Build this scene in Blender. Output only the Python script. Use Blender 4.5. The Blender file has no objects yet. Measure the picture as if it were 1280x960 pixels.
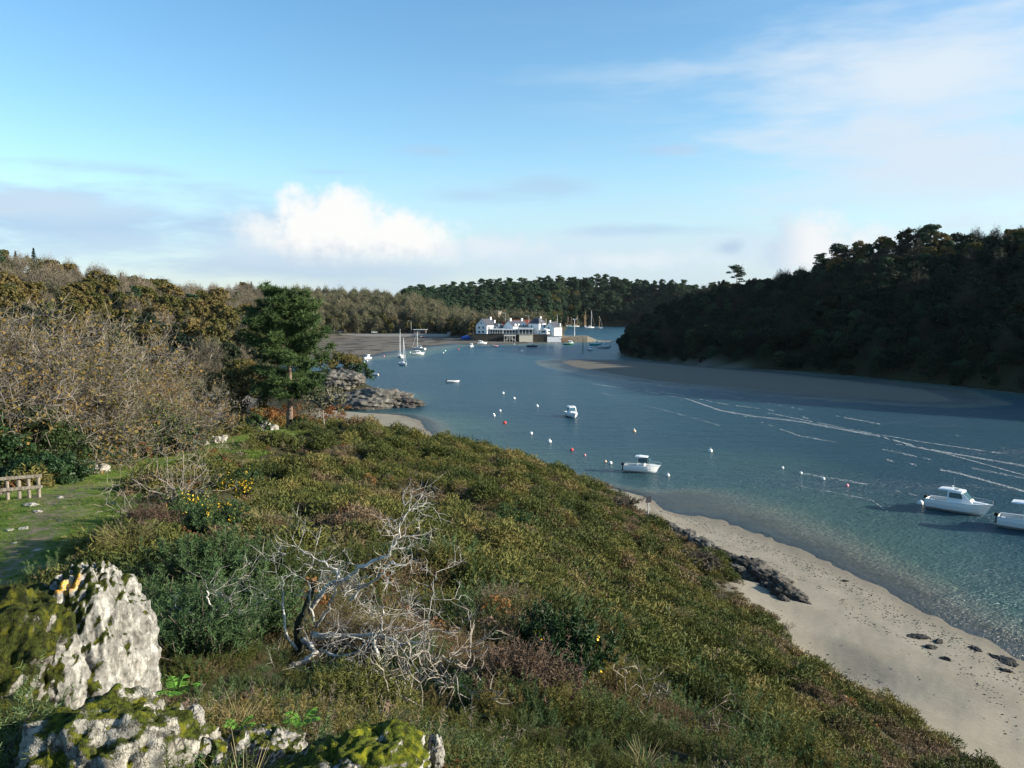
import bpy, math, random
import numpy as np
from mathutils import Vector, Matrix
R = math.radians
random.seed(7); rng = np.random.default_rng(7)
sc = bpy.context.scene
col = sc.collection

# ------------------------------------------------------------------ camera
CAMZ = 22.0; F = 1000.0; PITCH = math.atan(95 / 1000)
cd = bpy.data.cameras.new('camera'); cam = bpy.data.objects.new('camera', cd); col.objects.link(cam)
cam.location = (0, 0, CAMZ); cam.rotation_euler = (math.pi / 2 - PITCH, 0, 0)
cd.sensor_width = 36; cd.lens = 36 * F / 1280; cd.clip_end = 20000; cd.clip_start = 0.1
sc.camera = cam
SP, CP_ = math.sin(PITCH), math.cos(PITCH)
def ray(px, py):
    u = (px - 640) / F; v = (480 - py) / F
    return np.array([u, CP_ + v * SP, -SP + v * CP_])
def at(px, py, Y):
    d = ray(px, py); t = Y / d[1]
    return np.array([d[0] * t, Y, CAMZ + d[2] * t])
def onz(px, py, z=0.0):
    d = ray(px, py); t = (z - CAMZ) / d[2]
    return np.array([d[0] * t, d[1] * t, z])

# ------------------------------------------------------------------ light
SUN_AZ, SUN_EL = 98.0, 17.5         # azimuth clockwise from the view direction
a, e = R(SUN_AZ), R(SUN_EL)
sdir = Vector((math.cos(e) * math.sin(a), math.cos(e) * math.cos(a), math.sin(e)))
sl = bpy.data.lights.new('sun', 'SUN'); sl.energy = 5.0; sl.angle = R(0.5); sl.color = (1, .93, .80)
so = bpy.data.objects.new('sun', sl); col.objects.link(so)
so.rotation_euler = sdir.to_track_quat('Z', 'Y').to_euler()
SKY_STRENGTH = 0.122
sc.view_settings.view_transform = 'Standard'; sc.view_settings.look = 'None'
sc.view_settings.exposure = 1.0; sc.view_settings.gamma = 1; sc.view_settings.use_curve_mapping = False

class NT:
    """tiny node helper"""
    def __init__(s, tree): s.t = tree; s.n = tree.nodes; s.l = tree.links
    def node(s, typ, **kw):
        n = s.n.new(typ)
        for k, v in kw.items(): setattr(n, k, v)
        return n
    def put(s, sock, v):
        if hasattr(v, 'is_output') or hasattr(v, 'node'): s.l.new(v, sock)
        else: sock.default_value = v
    def math(s, op, a, b=0.0, c=None, clamp=False):
        n = s.node('ShaderNodeMath', operation=op, use_clamp=clamp)
        s.put(n.inputs[0], a); s.put(n.inputs[1], b)
        if c is not None: s.put(n.inputs[2], c)
        return n.outputs[0]
    def smooth(s, v, lo, hi):
        n = s.node('ShaderNodeMapRange', interpolation_type='SMOOTHSTEP')
        s.put(n.inputs[0], v); n.inputs[1].default_value = lo; n.inputs[2].default_value = hi
        return n.outputs[0]
    def mix(s, f, a, b):
        n = s.node('ShaderNodeMix', data_type='RGBA')
        s.put(n.inputs[0], f)
        for k, v in ((6, a), (7, b)):
            if isinstance(v, tuple): v = (*v[:3], 1)
            s.put(n.inputs[k], v)
        return n.outputs[2]
    def noise(s, vec, scale, detail=4, rough=.55, dist=0.0):
        n = s.node('ShaderNodeTexNoise'); n.inputs['Scale'].default_value = scale
        n.inputs['Detail'].default_value = detail; n.inputs['Roughness'].default_value = rough
        n.inputs['Distortion'].default_value = dist
        if vec is not None: s.l.new(vec, n.inputs['Vector'])
        return n.outputs[0]
    def ramp(s, v, stops):
        n = s.node('ShaderNodeValToRGB'); r = n.color_ramp
        while len(r.elements) < len(stops): r.elements.new(.5)
        for el, (p, c) in zip(r.elements, stops): el.position = p; el.color = (*c, 1)
        s.put(n.inputs[0], v); return n.outputs[0]
    def scalevec(s, vec, sx, sy, sz, off=(0, 0, 0)):
        n = s.node('ShaderNodeMapping'); s.l.new(vec, n.inputs[0]); n.inputs['Scale'].default_value = (sx, sy, sz)
        n.inputs['Location'].default_value = off
        return n.outputs[0]

# ------------------------------------------------------------------ sky with clouds
w = bpy.data.worlds.new('World'); sc.world = w; w.use_nodes = True
t = NT(w.node_tree); t.n.clear()
sky = t.node('ShaderNodeTexSky', sky_type='NISHITA', sun_disc=False, sun_elevation=e, sun_rotation=a,
             altitude=0, air_density=1.0, dust_density=0.6, ozone_density=1.6)
tc = t.node('ShaderNodeTexCoord'); sep = t.node('ShaderNodeSeparateXYZ'); t.l.new(tc.outputs['Generated'], sep.inputs[0])
az = t.math('MULTIPLY', t.math('ARCTAN2', sep.outputs[0], sep.outputs[1]), 180 / math.pi)
el = t.math('MULTIPLY', t.math('ARCSINE', sep.outputs[2]), 180 / math.pi)
comb = t.node('ShaderNodeCombineXYZ'); t.l.new(az, comb.inputs[0]); t.l.new(el, comb.inputs[1])
ae = comb.outputs[0]
def blob(ca, ce, ra, re, nz, lo=.0, hi=1.0, rag=2.2):
    """elliptical cloud patch at azimuth / elevation with ragged edge: 1 inside"""
    dx = t.math('DIVIDE', t.math('SUBTRACT', az, ca), ra); dy = t.math('DIVIDE', t.math('SUBTRACT', el, ce), re)
    d = t.math('SQRT', t.math('ADD', t.math('MULTIPLY', dx, dx), t.math('MULTIPLY', dy, dy)))
    v = t.math('ADD', t.math('SUBTRACT', 1.0, d), t.math('MULTIPLY', t.math('SUBTRACT', nz, .5), rag))
    return t.smooth(v, lo, hi)
n_puff = t.noise(ae, .55, 7, .58)
n_soft = t.noise(t.scalevec(ae, .10, .42, 1, (3, 1, 0)), 1.0, 6, .6)
n_streak = t.noise(t.scalevec(ae, .06, .55, 1, (9, 4, 2)), 1.0, 6, .62, .3)
base = t.node('ShaderNodeVectorMath', operation='SCALE'); t.l.new(sky.outputs[0], base.inputs[0]); base.inputs['Scale'].default_value = SKY_STRENGTH
c = base.outputs[0]
K_ = 2 ** -sc.view_settings.exposure
def D(r, g, b): return (r * K_, g * K_, b * K_)
hsv = t.node('ShaderNodeHueSaturation'); hsv.inputs['Hue'].default_value = .496; hsv.inputs['Saturation'].default_value = 1.25; hsv.inputs['Value'].default_value = 1.0
t.l.new(c, hsv.inputs['Color']); c = hsv.outputs[0]
# low veil towards the horizon
veil = t.math('MULTIPLY', t.smooth(el, 11, 2.0), t.math('ADD', .6, t.math('MULTIPLY', n_soft, .5)), clamp=True)
c = t.mix(t.math('MULTIPLY', veil, .8), c, D(.50, .68, .88))
# grey blue bank at the left
bank = t.math('MULTIPLY', blob(-30, 5.4, 27, 3.6, n_soft, .0, .9), .85)
c = t.mix(bank, c, D(.45, .64, .86))
bank2 = t.math('MULTIPLY', blob(-31, 6.2, 12, 1.5, n_soft, .1, .9), .6)
c = t.mix(bank2, c, D(.66, .79, .91))
bank3 = t.math('MULTIPLY', blob(-13, 2.7, 16, 1.3, n_soft, .0, .9), .7)
c = t.mix(bank3, c, D(.44, .59, .77))
hband = t.math('MULTIPLY', blob(4, 3.6, 42, 2.2, n_soft, -.1, 1.0), .7)
c = t.mix(hband, c, D(.68, .81, .93))
# high thin streaks, thicker to the right
st = t.math('MULTIPLY', t.smooth(n_streak, .44, .78), t.smooth(el, 24, 9))
st = t.math('MULTIPLY', st, t.smooth(az, -14, 30))
c = t.mix(t.math('MULTIPLY', st, .55), c, D(.60, .76, .90))
fan = t.math('MULTIPLY', blob(27, 14.2, 15, 4.0, n_soft, -.4, 1.1), .9)
c = t.mix(fan, c, D(.78, .87, .95))
fan2 = t.math('MULTIPLY', blob(30, 8.6, 14, 3.8, n_soft, -.4, 1.0), .9)
c = t.mix(fan2, c, D(.72, .82, .93))
fan3 = t.math('MULTIPLY', blob(8, 15.6, 12, .9, n_soft, .0, 1.3), .45)
c = t.mix(fan3, c, D(.50, .70, .90))
# small grey flecks mid sky
for ca, ce, ra, re in ((-5.5, 10.8, 3.4, .6), (2.5, 8.4, 4.2, 1.0), (-25, 8.7, 6, .6), (-13, 9.2, 4, .4), (-3, 7.7, 5, .8), (10, 5.4, 8, .6), (11, 10.7, 3.5, .5)):
    c = t.mix(t.math('MULTIPLY', blob(ca, ce, ra, re, n_soft, .0, 1.1), .55), c, D(.46, .64, .86))
# cumulus left of centre, with sunlit top
cm = t.math('MAXIMUM', blob(-12.4, 5.2, 5.5, 3.6, n_puff, .0, .5, 1.25), blob(-8.2, 4.5, 5.8, 2.7, n_puff, .0, .6, 1.25))
cm = t.math('MAXIMUM', cm, t.math('MULTIPLY', blob(-17.0, 4.9, 3.0, 2.1, n_puff, .0, .9, 1.3), .8))
cm = t.math('MULTIPLY', cm, t.smooth(el, 2.0, 4.4))
n_in = t.noise(t.scalevec(ae, 1, 1, 1, (5, 2, 0)), .9, 6, .6)
shade = t.smooth(t.math('ADD', t.math('ADD', el, t.math('MULTIPLY', n_in, 4.0)), t.math('MULTIPLY', az, .05)), 3.2, 6.6)
c = t.mix(t.math('MULTIPLY', cm, .98), c, t.mix(shade, D(.58, .68, .81), D(1.0, 1.0, .98)))
# smaller cumulus at the right and flat ones in the middle
cr = t.math('MAXIMUM', blob(20.2, 4.3, 3.4, 2.2, n_puff, -.1, .7, 1.6), t.math('MULTIPLY', blob(23.6, 4.3, 2.8, 1.4, n_puff, -.1, 1.1), .8))
c = t.mix(t.math('MULTIPLY', cr, .95), c, t.mix(t.smooth(az, 16.5, 20.5), D(.44, .60, .80), D(.92, .94, .96)))
c = t.mix(t.math('MULTIPLY', blob(15.0, 4.2, 1.6, .9, n_puff, .0, 1.0), .6), c, D(.42, .57, .77))
cs = t.math('MULTIPLY', blob(9.0, 3.3, 8.0, .8, n_puff, -.1, 1.0), .6)
c = t.mix(cs, c, D(.84, .90, .95))
cs2 = t.math('MULTIPLY', blob(-1.5, 4.2, 5.0, 1.0, n_puff, -.1, .9), .8)
c = t.mix(cs2, c, D(.80, .87, .94))
bg = t.node('ShaderNodeBackground'); t.l.new(c, bg.inputs[0]); bg.inputs[1].default_value = 1.0
ow = t.node('ShaderNodeOutputWorld'); t.l.new(bg.outputs[0], ow.inputs[0])

# ------------------------------------------------------------------ materials
def new_mat(name):
    m = bpy.data.materials.new(name); m.use_nodes = True
    t = NT(m.node_tree); b = t.n['Principled BSDF']
    return m, t, b
def pos(t, space='Object'):
    if space == 'World': return t.node('ShaderNodeNewGeometry').outputs['Position']
    return t.node('ShaderNodeTexCoord').outputs['Object']
def set_bump(t, b, h, strength=.4, dist=.05):
    n = t.node('ShaderNodeBump'); n.inputs['Strength'].default_value = strength; n.inputs['Distance'].default_value = dist
    t.l.new(h, n.inputs['Height']); t.l.new(n.outputs[0], b.inputs['Normal'])
def plain(name, c, rough=.5, var=.12, scale=3.0, metal=0.0, spec=.4, bump=0.0):
    m, t, b = new_mat(name)
    n = t.noise(pos(t), scale, 5)
    dark = tuple(x * (1 - var) for x in c); lite = tuple(min(1, x * (1 + var)) for x in c)
    t.put(b.inputs['Base Color'], t.mix(n, dark, lite))
    b.inputs['Roughness'].default_value = rough; b.inputs['Metallic'].default_value = metal
    b.inputs['Specular IOR Level'].default_value = spec
    if bump: set_bump(t, b, t.noise(pos(t), scale * 6, 4), bump)
    return m
def foliage(name, stops, patch=None, scale=.6, transl=.25, rough=.75, pscale=.35):
    """leaf material: hue picked per plant and mottled inside it; patch varies it over the ground"""
    m, t, b = new_mat(name)
    oi = t.node('ShaderNodeObjectInfo')
    n = t.noise(pos(t), scale, 3)
    v = t.math('ADD', t.math('MULTIPLY', oi.outputs['Random'], .62), t.math('MULTIPLY', t.math('SUBTRACT', n, .3), .75))
    if patch:
        pn = t.noise(oi.outputs['Location'], pscale, 4, .6)
        v = t.math('ADD', t.math('MULTIPLY', v, .45), t.math('MULTIPLY', t.smooth(pn, .36, .66), .6))
    cc = t.ramp(v, stops)
    t.put(b.inputs['Base Color'], cc); b.inputs['Roughness'].default_value = rough
    b.inputs['Specular IOR Level'].default_value = .22
    if transl:
        tr = t.node('ShaderNodeBsdfTranslucent'); t.put(tr.inputs[0], cc)
        mx = t.node('ShaderNodeMixShader'); mx.inputs[0].default_value = transl
        t.l.new(b.outputs[0], mx.inputs[1]); t.l.new(tr.outputs[0], mx.inputs[2])
        t.l.new(mx.outputs[0], t.n['Material Output'].inputs[0])
    return m
M = {}
M['oak_leaf'] = foliage('autumn_leaves', [(0, (.050, .062, .016)), (.3, (.085, .085, .020)), (.55, (.120, .096, .028)), (.8, (.16, .118, .038)), (1, (.115, .07, .03))])
M['oak_dark'] = foliage('dark_oak_leaves', [(0, (.009, .018, .009)), (.4, (.015, .027, .012)), (.75, (.027, .035, .014)), (1, (.052, .056, .017))])  # leaf colour lowered to deepen the shade of the right hillside
M['bare'] = foliage('bare_twigs', [(0, (.10, .085, .062)), (.5, (.15, .125, .085)), (.8, (.19, .15, .10)), (1, (.12, .075, .05))], transl=0)
M['bare_olive'] = foliage('olive_twigs', [(0, (.085, .088, .042)), (.5, (.135, .130, .072)), (.8, (.165, .145, .085)), (1, (.14, .10, .06))], transl=.1)
M['bare_dark'] = foliage('dark_twigs', [(0, (.018, .022, .014)), (.6, (.032, .034, .020)), (1, (.060, .056, .032))], transl=0)  # darkened copy of the bare twigs, shade of the right hillside in the colour
M['pine'] = foliage('pine_needles', [(0, (.012, .035, .016)), (.5, (.024, .055, .022)), (1, (.055, .085, .03))], transl=.12)
M['pine_near'] = foliage('long_pine_needles', [(0, (.036, .070, .022)), (.4, (.082, .130, .036)), (.8, (.14, .18, .052)), (1, (.18, .205, .07))], transl=.15, scale=.35)
M['spruce'] = foliage('spruce_needles', [(0, (.012, .028, .018)), (1, (.035, .055, .03))], transl=.1)
M['ivy'] = foliage('ivy_leaves', [(0, (.012, .03, .010)), (.5, (.026, .055, .016)), (1, (.06, .095, .025))], transl=.15, rough=.5)
M['rust_leaf'] = foliage('rust_leaves', [(0, (.10, .05, .02)), (.5, (.20, .085, .03)), (1, (.26, .16, .04))], transl=.3)
M['gorse'] = foliage('gorse_spines', [(0, (.030, .046, .012)), (.35, (.072, .086, .019)), (.6, (.122, .120, .028)), (.8, (.180, .142, .046)), (1, (.23, .17, .085))], patch=True, transl=.15, scale=2)
M['gorse_fresh'] = foliage('fresh_gorse_spines', [(0, (.042, .080, .028)), (.5, (.075, .122, .042)), (1, (.13, .155, .06))], transl=.15, scale=2)
M['heather'] = foliage('heather_sprigs', [(0, (.06, .07, .02)), (.35, (.11, .09, .036)), (.65, (.16, .11, .06)), (.85, (.21, .155, .095)), (1, (.27, .215, .145))], patch=True, transl=.1, scale=2)
M['redheather'] = foliage('brown_heather_sprigs', [(0, (.085, .058, .036)), (.6, (.15, .098, .068)), (1, (.24, .17, .12))], transl=.1, scale=2)
M['straw'] = foliage('dry_grass', [(0, (.15, .13, .05)), (.5, (.25, .21, .10)), (1, (.33, .28, .16))], transl=.25, scale=2)
M['grass'] = foliage('grass_blades', [(0, (.075, .13, .020)), (.5, (.115, .185, .028)), (1, (.18, .21, .05))], transl=.25, scale=2, patch=True, pscale=.5)
M['fern'] = foliage('fern_leaf', [(0, (.09, .22, .03)), (1, (.17, .32, .05))], transl=.3, scale=4)
M['flower'] = plain('gorse_flower', (.75, .48, .02), .6)
def bark(name, c1, c2, sc_=6):
    m, t, b = new_mat(name); p = pos(t)
    n = t.noise(t.scalevec(p, 1, 1, .25), sc_, 6, .65)
    t.put(b.inputs['Base Color'], t.mix(t.smooth(n, .3, .7), c1, c2)); b.inputs['Roughness'].default_value = .9
    set_bump(t, b, n, .8, .04); return m
M['bark'] = bark('bark', (.05, .038, .028), (.16, .125, .095))
M['bark_grey'] = bark('grey_bark', (.13, .11, .085), (.33, .29, .23))
M['bark_pine'] = bark('pine_bark', (.07, .05, .04), (.24, .17, .125), 4)
M['bark_dark'] = bark('dark_bark', (.018, .015, .012), (.05, .042, .034))
M['lichen_wood'] = bark('lichen_covered_wood', (.15, .135, .11), (.62, .60, .54), 9)
M['moss_wood'] = bark('mossy_wood', (.010, .010, .006), (.04, .042, .016), 9)
M['fence_wood'] = bark('weathered_wood', (.13, .105, .078), (.29, .25, .19), 10)

def rock_mat(name, c_dark, c_lite, moss=0.0, mosscol=(.075, .095, .012), orange=None, scale=1.0, strata=None, bump=.9, lean=0.0, cracks=0.0):
    m, t, b = new_mat(name); p = pos(t)
    n1 = t.noise(p, 2.2 * scale, 8, .68, .6); n2 = t.noise(p, 9 * scale, 6, .7); n3 = t.noise(p, 34 * scale, 5, .7)
    v = t.math('ADD', t.math('MULTIPLY', n1, .5), t.math('MULTIPLY', n2, .5))
    c = t.mix(t.smooth(v, .36, .60), c_dark, c_lite)
    c = t.mix(t.math('MULTIPLY', t.smooth(n3, .56, .72), .55), c, tuple(x * .35 for x in c_dark))
    if strata:
        sn = t.noise(t.scalevec(p, *strata), 3 * scale, 6, .7)
        c = t.mix(t.math('MULTIPLY', t.smooth(sn, .58, .46), .5), c, tuple(x * .4 for x in c_dark))
    h = t.math('ADD', t.math('MULTIPLY', n2, .6), t.math('MULTIPLY', n3, .4))
    if cracks:
        wv_ = t.node('ShaderNodeVectorMath', operation='MULTIPLY_ADD'); nv = t.node('ShaderNodeTexNoise'); nv.inputs['Scale'].default_value = 4 * scale; nv.inputs['Detail'].default_value = 5; t.l.new(p, nv.inputs['Vector'])
        t.l.new(nv.outputs['Color'], wv_.inputs[0]); wv_.inputs[1].default_value = (.45 / scale,) * 3; t.l.new(p, wv_.inputs[2])
        for k_, sc2 in ((1.0, 2.0), (.7, 5.5)):
            vo = t.node('ShaderNodeTexVoronoi', feature='DISTANCE_TO_EDGE'); vo.inputs['Scale'].default_value = sc2 * scale; t.l.new(t.scalevec(wv_.outputs[0], 1.5, 1, .7), vo.inputs['Vector'])
            ck = t.smooth(vo.outputs['Distance'], .05, .0); ck = t.math('MULTIPLY', ck, t.smooth(t.noise(p, 3.1 * scale, 4), .38, .6))
            c = t.mix(t.math('MULTIPLY', ck, cracks * k_), c, tuple(x * .25 for x in c_dark)); h = t.math('SUBTRACT', h, t.math('MULTIPLY', ck, .6 * k_))
        st_ = t.smooth(t.noise(p, 1.6 * scale, 5, .6), .5, .68); c = t.mix(t.math('MULTIPLY', st_, .55), c, (.12, .105, .08))
    if moss:
        nz = t.node('ShaderNodeSeparateXYZ'); t.l.new(t.node('ShaderNodeNewGeometry').outputs['Normal'], nz.inputs[0])
        up_ = t.math('SUBTRACT', t.math('MULTIPLY', nz.outputs[2], .30), t.math('MULTIPLY', nz.outputs[0], lean))
        mv = t.math('ADD', up_, t.noise(t.scalevec(p, 1, 1, 1, (7, 3, 1)), 2.0 * scale, 6, .62))
        mm = t.smooth(t.math('ADD', mv, t.math('MULTIPLY', t.math('SUBTRACT', n3, .5), .35)), .86 - moss, .94 - moss)
        mc = t.mix(t.smooth(t.noise(p, 12 * scale, 4), .35, .65), tuple(x * .25 for x in mosscol), mosscol)
        mc = t.mix(t.smooth(t.noise(p, 5 * scale, 3), .5, .7), mc, (mosscol[0] * 2.2, mosscol[1] * 1.75, mosscol[2]))
        c = t.mix(mm, c, mc)
        h = t.math('ADD', h, t.math('MULTIPLY', mm, t.noise(p, 60 * scale, 3)))
    if orange is not None:
        vm = t.node('ShaderNodeVectorMath', operation='DISTANCE'); t.l.new(p, vm.inputs[0]); vm.inputs[1].default_value = orange[:3]
        om = t.smooth(t.math('ADD', vm.outputs['Value'], t.math('MULTIPLY', t.math('SUBTRACT', n2, .5), orange[3] * 1.2)), orange[3] * 1.1, orange[3] * .7)
        om = t.math('MULTIPLY', om, t.smooth(n3, .40, .52))
        c = t.mix(om, c, t.mix(t.smooth(n3, .35, .65), (.55, .22, .02), (.75, .42, .06)))
    t.put(b.inputs['Base Color'], c); b.inputs['Roughness'].default_value = .9; b.inputs['Specular IOR Level'].default_value = .2
    set_bump(t, b, h, bump, .05 / scale)
    return m
M['rock_grey'] = rock_mat('weathered_rock', (.05, .048, .042), (.205, .19, .16), scale=.35, strata=(1.6, .5, .4))
M['rock_dark'] = rock_mat('seaweed_dark_rock', (.022, .021, .019), (.14, .125, .105), scale=.5, strata=(.4, 1.6, .5))
M['rock_pale'] = rock_mat('pale_stone', (.16, .145, .12), (.46, .43, .37), scale=2)

M['white_paint'] = plain('white_gelcoat', (.80, .80, .78), .3, .04, 1.5)
M['white_wall'] = plain('white_render', (.80, .79, .76), .85, .06, .8)
M['cream_wall'] = plain('cream_render', (.62, .56, .44), .85, .1, .8)
M['slate'] = plain('slate_roof', (.065, .065, .075), .6, .25, 2)
M['red_roof'] = plain('red_tile_roof', (.26, .075, .045), .8, .2, 2)
M['quay'] = rock_mat('quay_stone', (.10, .085, .065), (.34, .29, .22), scale=.4)
M['quay_dark'] = rock_mat('weedy_quay_stone', (.015, .015, .013), (.06, .055, .045), scale=.4)
M['stone_wall'] = rock_mat('tower_stone', (.14, .12, .095), (.34, .29, .23), scale=.6)
M['dark_glass'] = plain('dark_glass', (.02, .03, .04), .08, .1, 1, spec=.8)
M['tint_glass'] = plain('tinted_windscreen', (.06, .13, .16), .06, .2, 1, spec=.9)
M['black'] = plain('black_plastic', (.014, .014, .016), .4, .2, 3)
M['steel'] = plain('steel_tube', (.6, .6, .6), .25, .05, 3, metal=.9)
M['mast'] = plain('aluminium_mast', (.66, .66, .64), .4, .05, 1, metal=.2)
M['mast_wood'] = plain('varnished_mast', (.40, .25, .12), .5, .1, 1)
M['teak'] = plain('deck_wood', (.30, .19, .10), .7, .2, 4)
M['deck'] = plain('pale_deck', (.70, .68, .62), .6, .08, 3)
M['blue'] = plain('blue_canvas', (.05, .12, .42), .7, .15, 2)
M['blue_car'] = plain('blue_car_paint', (.03, .12, .32), .3, .05, 1)
M['antifoul'] = plain('dark_antifouling', (.03, .045, .035), .7, .3, 3)
M['green_hull'] = plain('green_hull_paint', (.03, .20, .09), .45, .1, 1)
M['turq_hull'] = plain('turquoise_hull_paint', (.05, .50, .52), .4, .08, 1)
M['red_paint'] = plain('red_paint', (.55, .05, .04), .45, .1, 1)
M['pink_buoy'] = plain('faded_pink_plastic', (.75, .28, .30), .5, .1, 2)
M['buoy_white'] = plain('white_buoy_plastic', (.78, .77, .72), .45, .1, 2)
M['buoy_orange'] = plain('dull_orange_plastic', (.70, .45, .30), .5, .1, 2)
M['buoy_green'] = plain('pale_green_plastic', (.45, .72, .55), .5, .1, 2)
M['rubber'] = plain('tyre_rubber', (.02, .02, .02), .8, .2, 3)
M['withy'] = plain('green_painted_pole', (.02, .09, .06), .6, .1, 2)
M['sign_face'] = plain('dark_sign_board', (.022, .024, .03), .5, .2, 3)
M['post_grey'] = plain('pale_grey_post', (.45, .45, .43), .6, .1, 3)
M['seaweed'] = plain('black_seaweed', (.02, .018, .012), .7, .5, 9, bump=.5)
M['concrete'] = plain('concrete', (.36, .34, .30), .85, .12, 1.5, bump=.3)

# ------------------------------------------------------------------ noise and terrain
def vnoise(x, y, s=0):
    xi = np.floor(x).astype(np.int64); yi = np.floor(y).astype(np.int64); fx = x - xi; fy = y - yi
    def h(a, b):
        n = (a * 374761393 + b * 668265263 + s * 974711) & 0xffffffff
        n = ((n ^ (n >> 13)) * 1274126177) & 0xffffffff
        return ((n ^ (n >> 16)) & 0xffff) / 65535.0
    ux = fx * fx * (3 - 2 * fx); uy = fy * fy * (3 - 2 * fy)
    return (h(xi, yi) * (1 - ux) + h(xi + 1, yi) * ux) * (1 - uy) + (h(xi, yi + 1) * (1 - ux) + h(xi + 1, yi + 1) * ux) * uy
def fbm(x, y, s=0, o=4):
    v = 0; a_ = .5
    for k in range(o): v = v + a_ * vnoise(x, y, s + k * 17); x = x * 2.03 + 5.1; y = y * 2.03 + 1.7; a_ *= .5
    return v / (1 - .5 ** o)
def sst(x, lo, hi):
    k = np.clip((x - lo) / (hi - lo), 0, 1); return k * k * (3 - 2 * k)

# near headland: surveyed points (pixel, pixel, distance)
cps = [(25, 625, 34), (100, 600, 45), (200, 575, 60), (300, 549, 82), (360, 537, 100), (0, 740, 22), (120, 690, 26), (0, 690, 27),
       (430, 540, 85), (550, 556, 90), (640, 580, 86), (700, 602, 82), (760, 632, 77), (830, 668, 71), (915, 718, 61), (988, 775, 52), (1050, 845, 45),
       (1120, 890, 39), (1200, 975, 32), (640, 960, 7), (640, 800, 17), (640, 700, 32), (640, 620, 62), (900, 960, 14),
       (900, 850, 27), (900, 770, 45), (400, 900, 7), (400, 750, 17), (400, 650, 35), (400, 585, 62), (200, 700, 24),
       (200, 850, 9), (1050, 960, 23), (780, 900, 13), (780, 720, 46), (520, 600, 62), (500, 660, 36), (60, 860, 8.5), (-100, 800, 15), (-150, 660, 32),
       (500, 830, 11), (760, 820, 20), (300, 620, 43), (300, 760, 16)]
CPW = [at(*q) for q in cps]
CPW += [np.array(q, float) for q in [
    (0, 0, 20.2), (0, 2.6, 19.4), (-2, 4.5, 19.0), (-6, 3, 19), (6, 3, 16.5), (12, 4, 12), (18, 6, 7), (25, 8, 2.2), (30, 12, 0.4), (38, 14, -1.2), (-12, -2, 18.5), (-8, -14, 20.5), (5, -14, 18), (18, -14, 9), (30, -12, 1.5), (-25, 0, 17),
    (-40, 10, 16), (-32, 34, 12.5), (-40, 50, 9.5), (-36, 62, 9.5), (-55, 40, 9), (-46, 80, 4.5), (-60, 70, 4), (-75, 90, 1.5), (-55, 105, 1.2), (-70, 120, .5),
    (-36, 118, 5), (-38, 130, 4), (-44, 150, 2.6), (-50, 168, 3), (-30, 128, 2.4), (-22, 118, 2.6), (-14, 108, 3.2), (-62, 150, .4), (-80, 160, .4), (-70, 140, .4),
    (-48, 135, 2.6), (-54, 128, .9), (-42, 112, 4), (-50, 118, 1.3),
    # cove sand
    (-33, 150, 1.0), (-25, 143, .9), (-17, 140, .3), (-14, 134, .25), (-9, 140, -.8), (-12, 150, -.6), (-19, 155, .1), (-24, 162, .2), (-34, 166, .9), (-5, 125, -.2), (-2, 116, .2), (4, 108, .1), (10, 100, .05), (0, 128, -1.6),
    (8, 114, -1.4), (18, 100, -1.6), (-18, 170, -1), (-8, 165, -2)]]
for px, py in ((1290, 835), (1150, 762), (1050, 712), (960, 673), (880, 646), (830, 638)):
    p_ = onz(px, py); CPW.append(p_); q_ = onz(px + 26, py - 26); q_[2] = -.42; CPW.append(q_)
    q_ = onz(px + 75, py - 62); q_[2] = -1.7; CPW.append(q_)
for px, py, z_ in ((1200, 860, .75), (1100, 800, .75), (1020, 745, .8), (930, 695, .8), (870, 668, .7), (1240, 930, .9), (1320, 940, .5), (1180, 900, 1.1), (1080, 815, 1.1), (1280, 1000, 1.3)): CPW.append(onz(px, py, z_))
CPW = np.array(CPW)
def tps(r2): return np.where(r2 > 0, .5 * r2 * np.log(np.maximum(r2, 1e-9)), 0)
_P = CPW[:, :2] / 50
_K = tps(((_P[:, None] - _P[None]) ** 2).sum(-1)) + np.eye(len(_P)) * 2e-4
_A = np.block([[_K, np.c_[np.ones(len(_P)), _P]], [np.c_[np.ones(len(_P)), _P].T, np.zeros((3, 3))]])
_W = np.linalg.solve(_A, np.r_[CPW[:, 2], 0, 0, 0])
def near_h(x, y):
    x = np.asarray(x, float); y = np.asarray(y, float); X = x / 50; Y = y / 50; out = _W[-3] + _W[-2] * X + _W[-1] * Y
    for (a_, b_), w_ in zip(_P, _W[:-3]): out = out + w_ * tps((X - a_) ** 2 + (Y - b_) ** 2)
    return np.minimum(out, 21)

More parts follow.
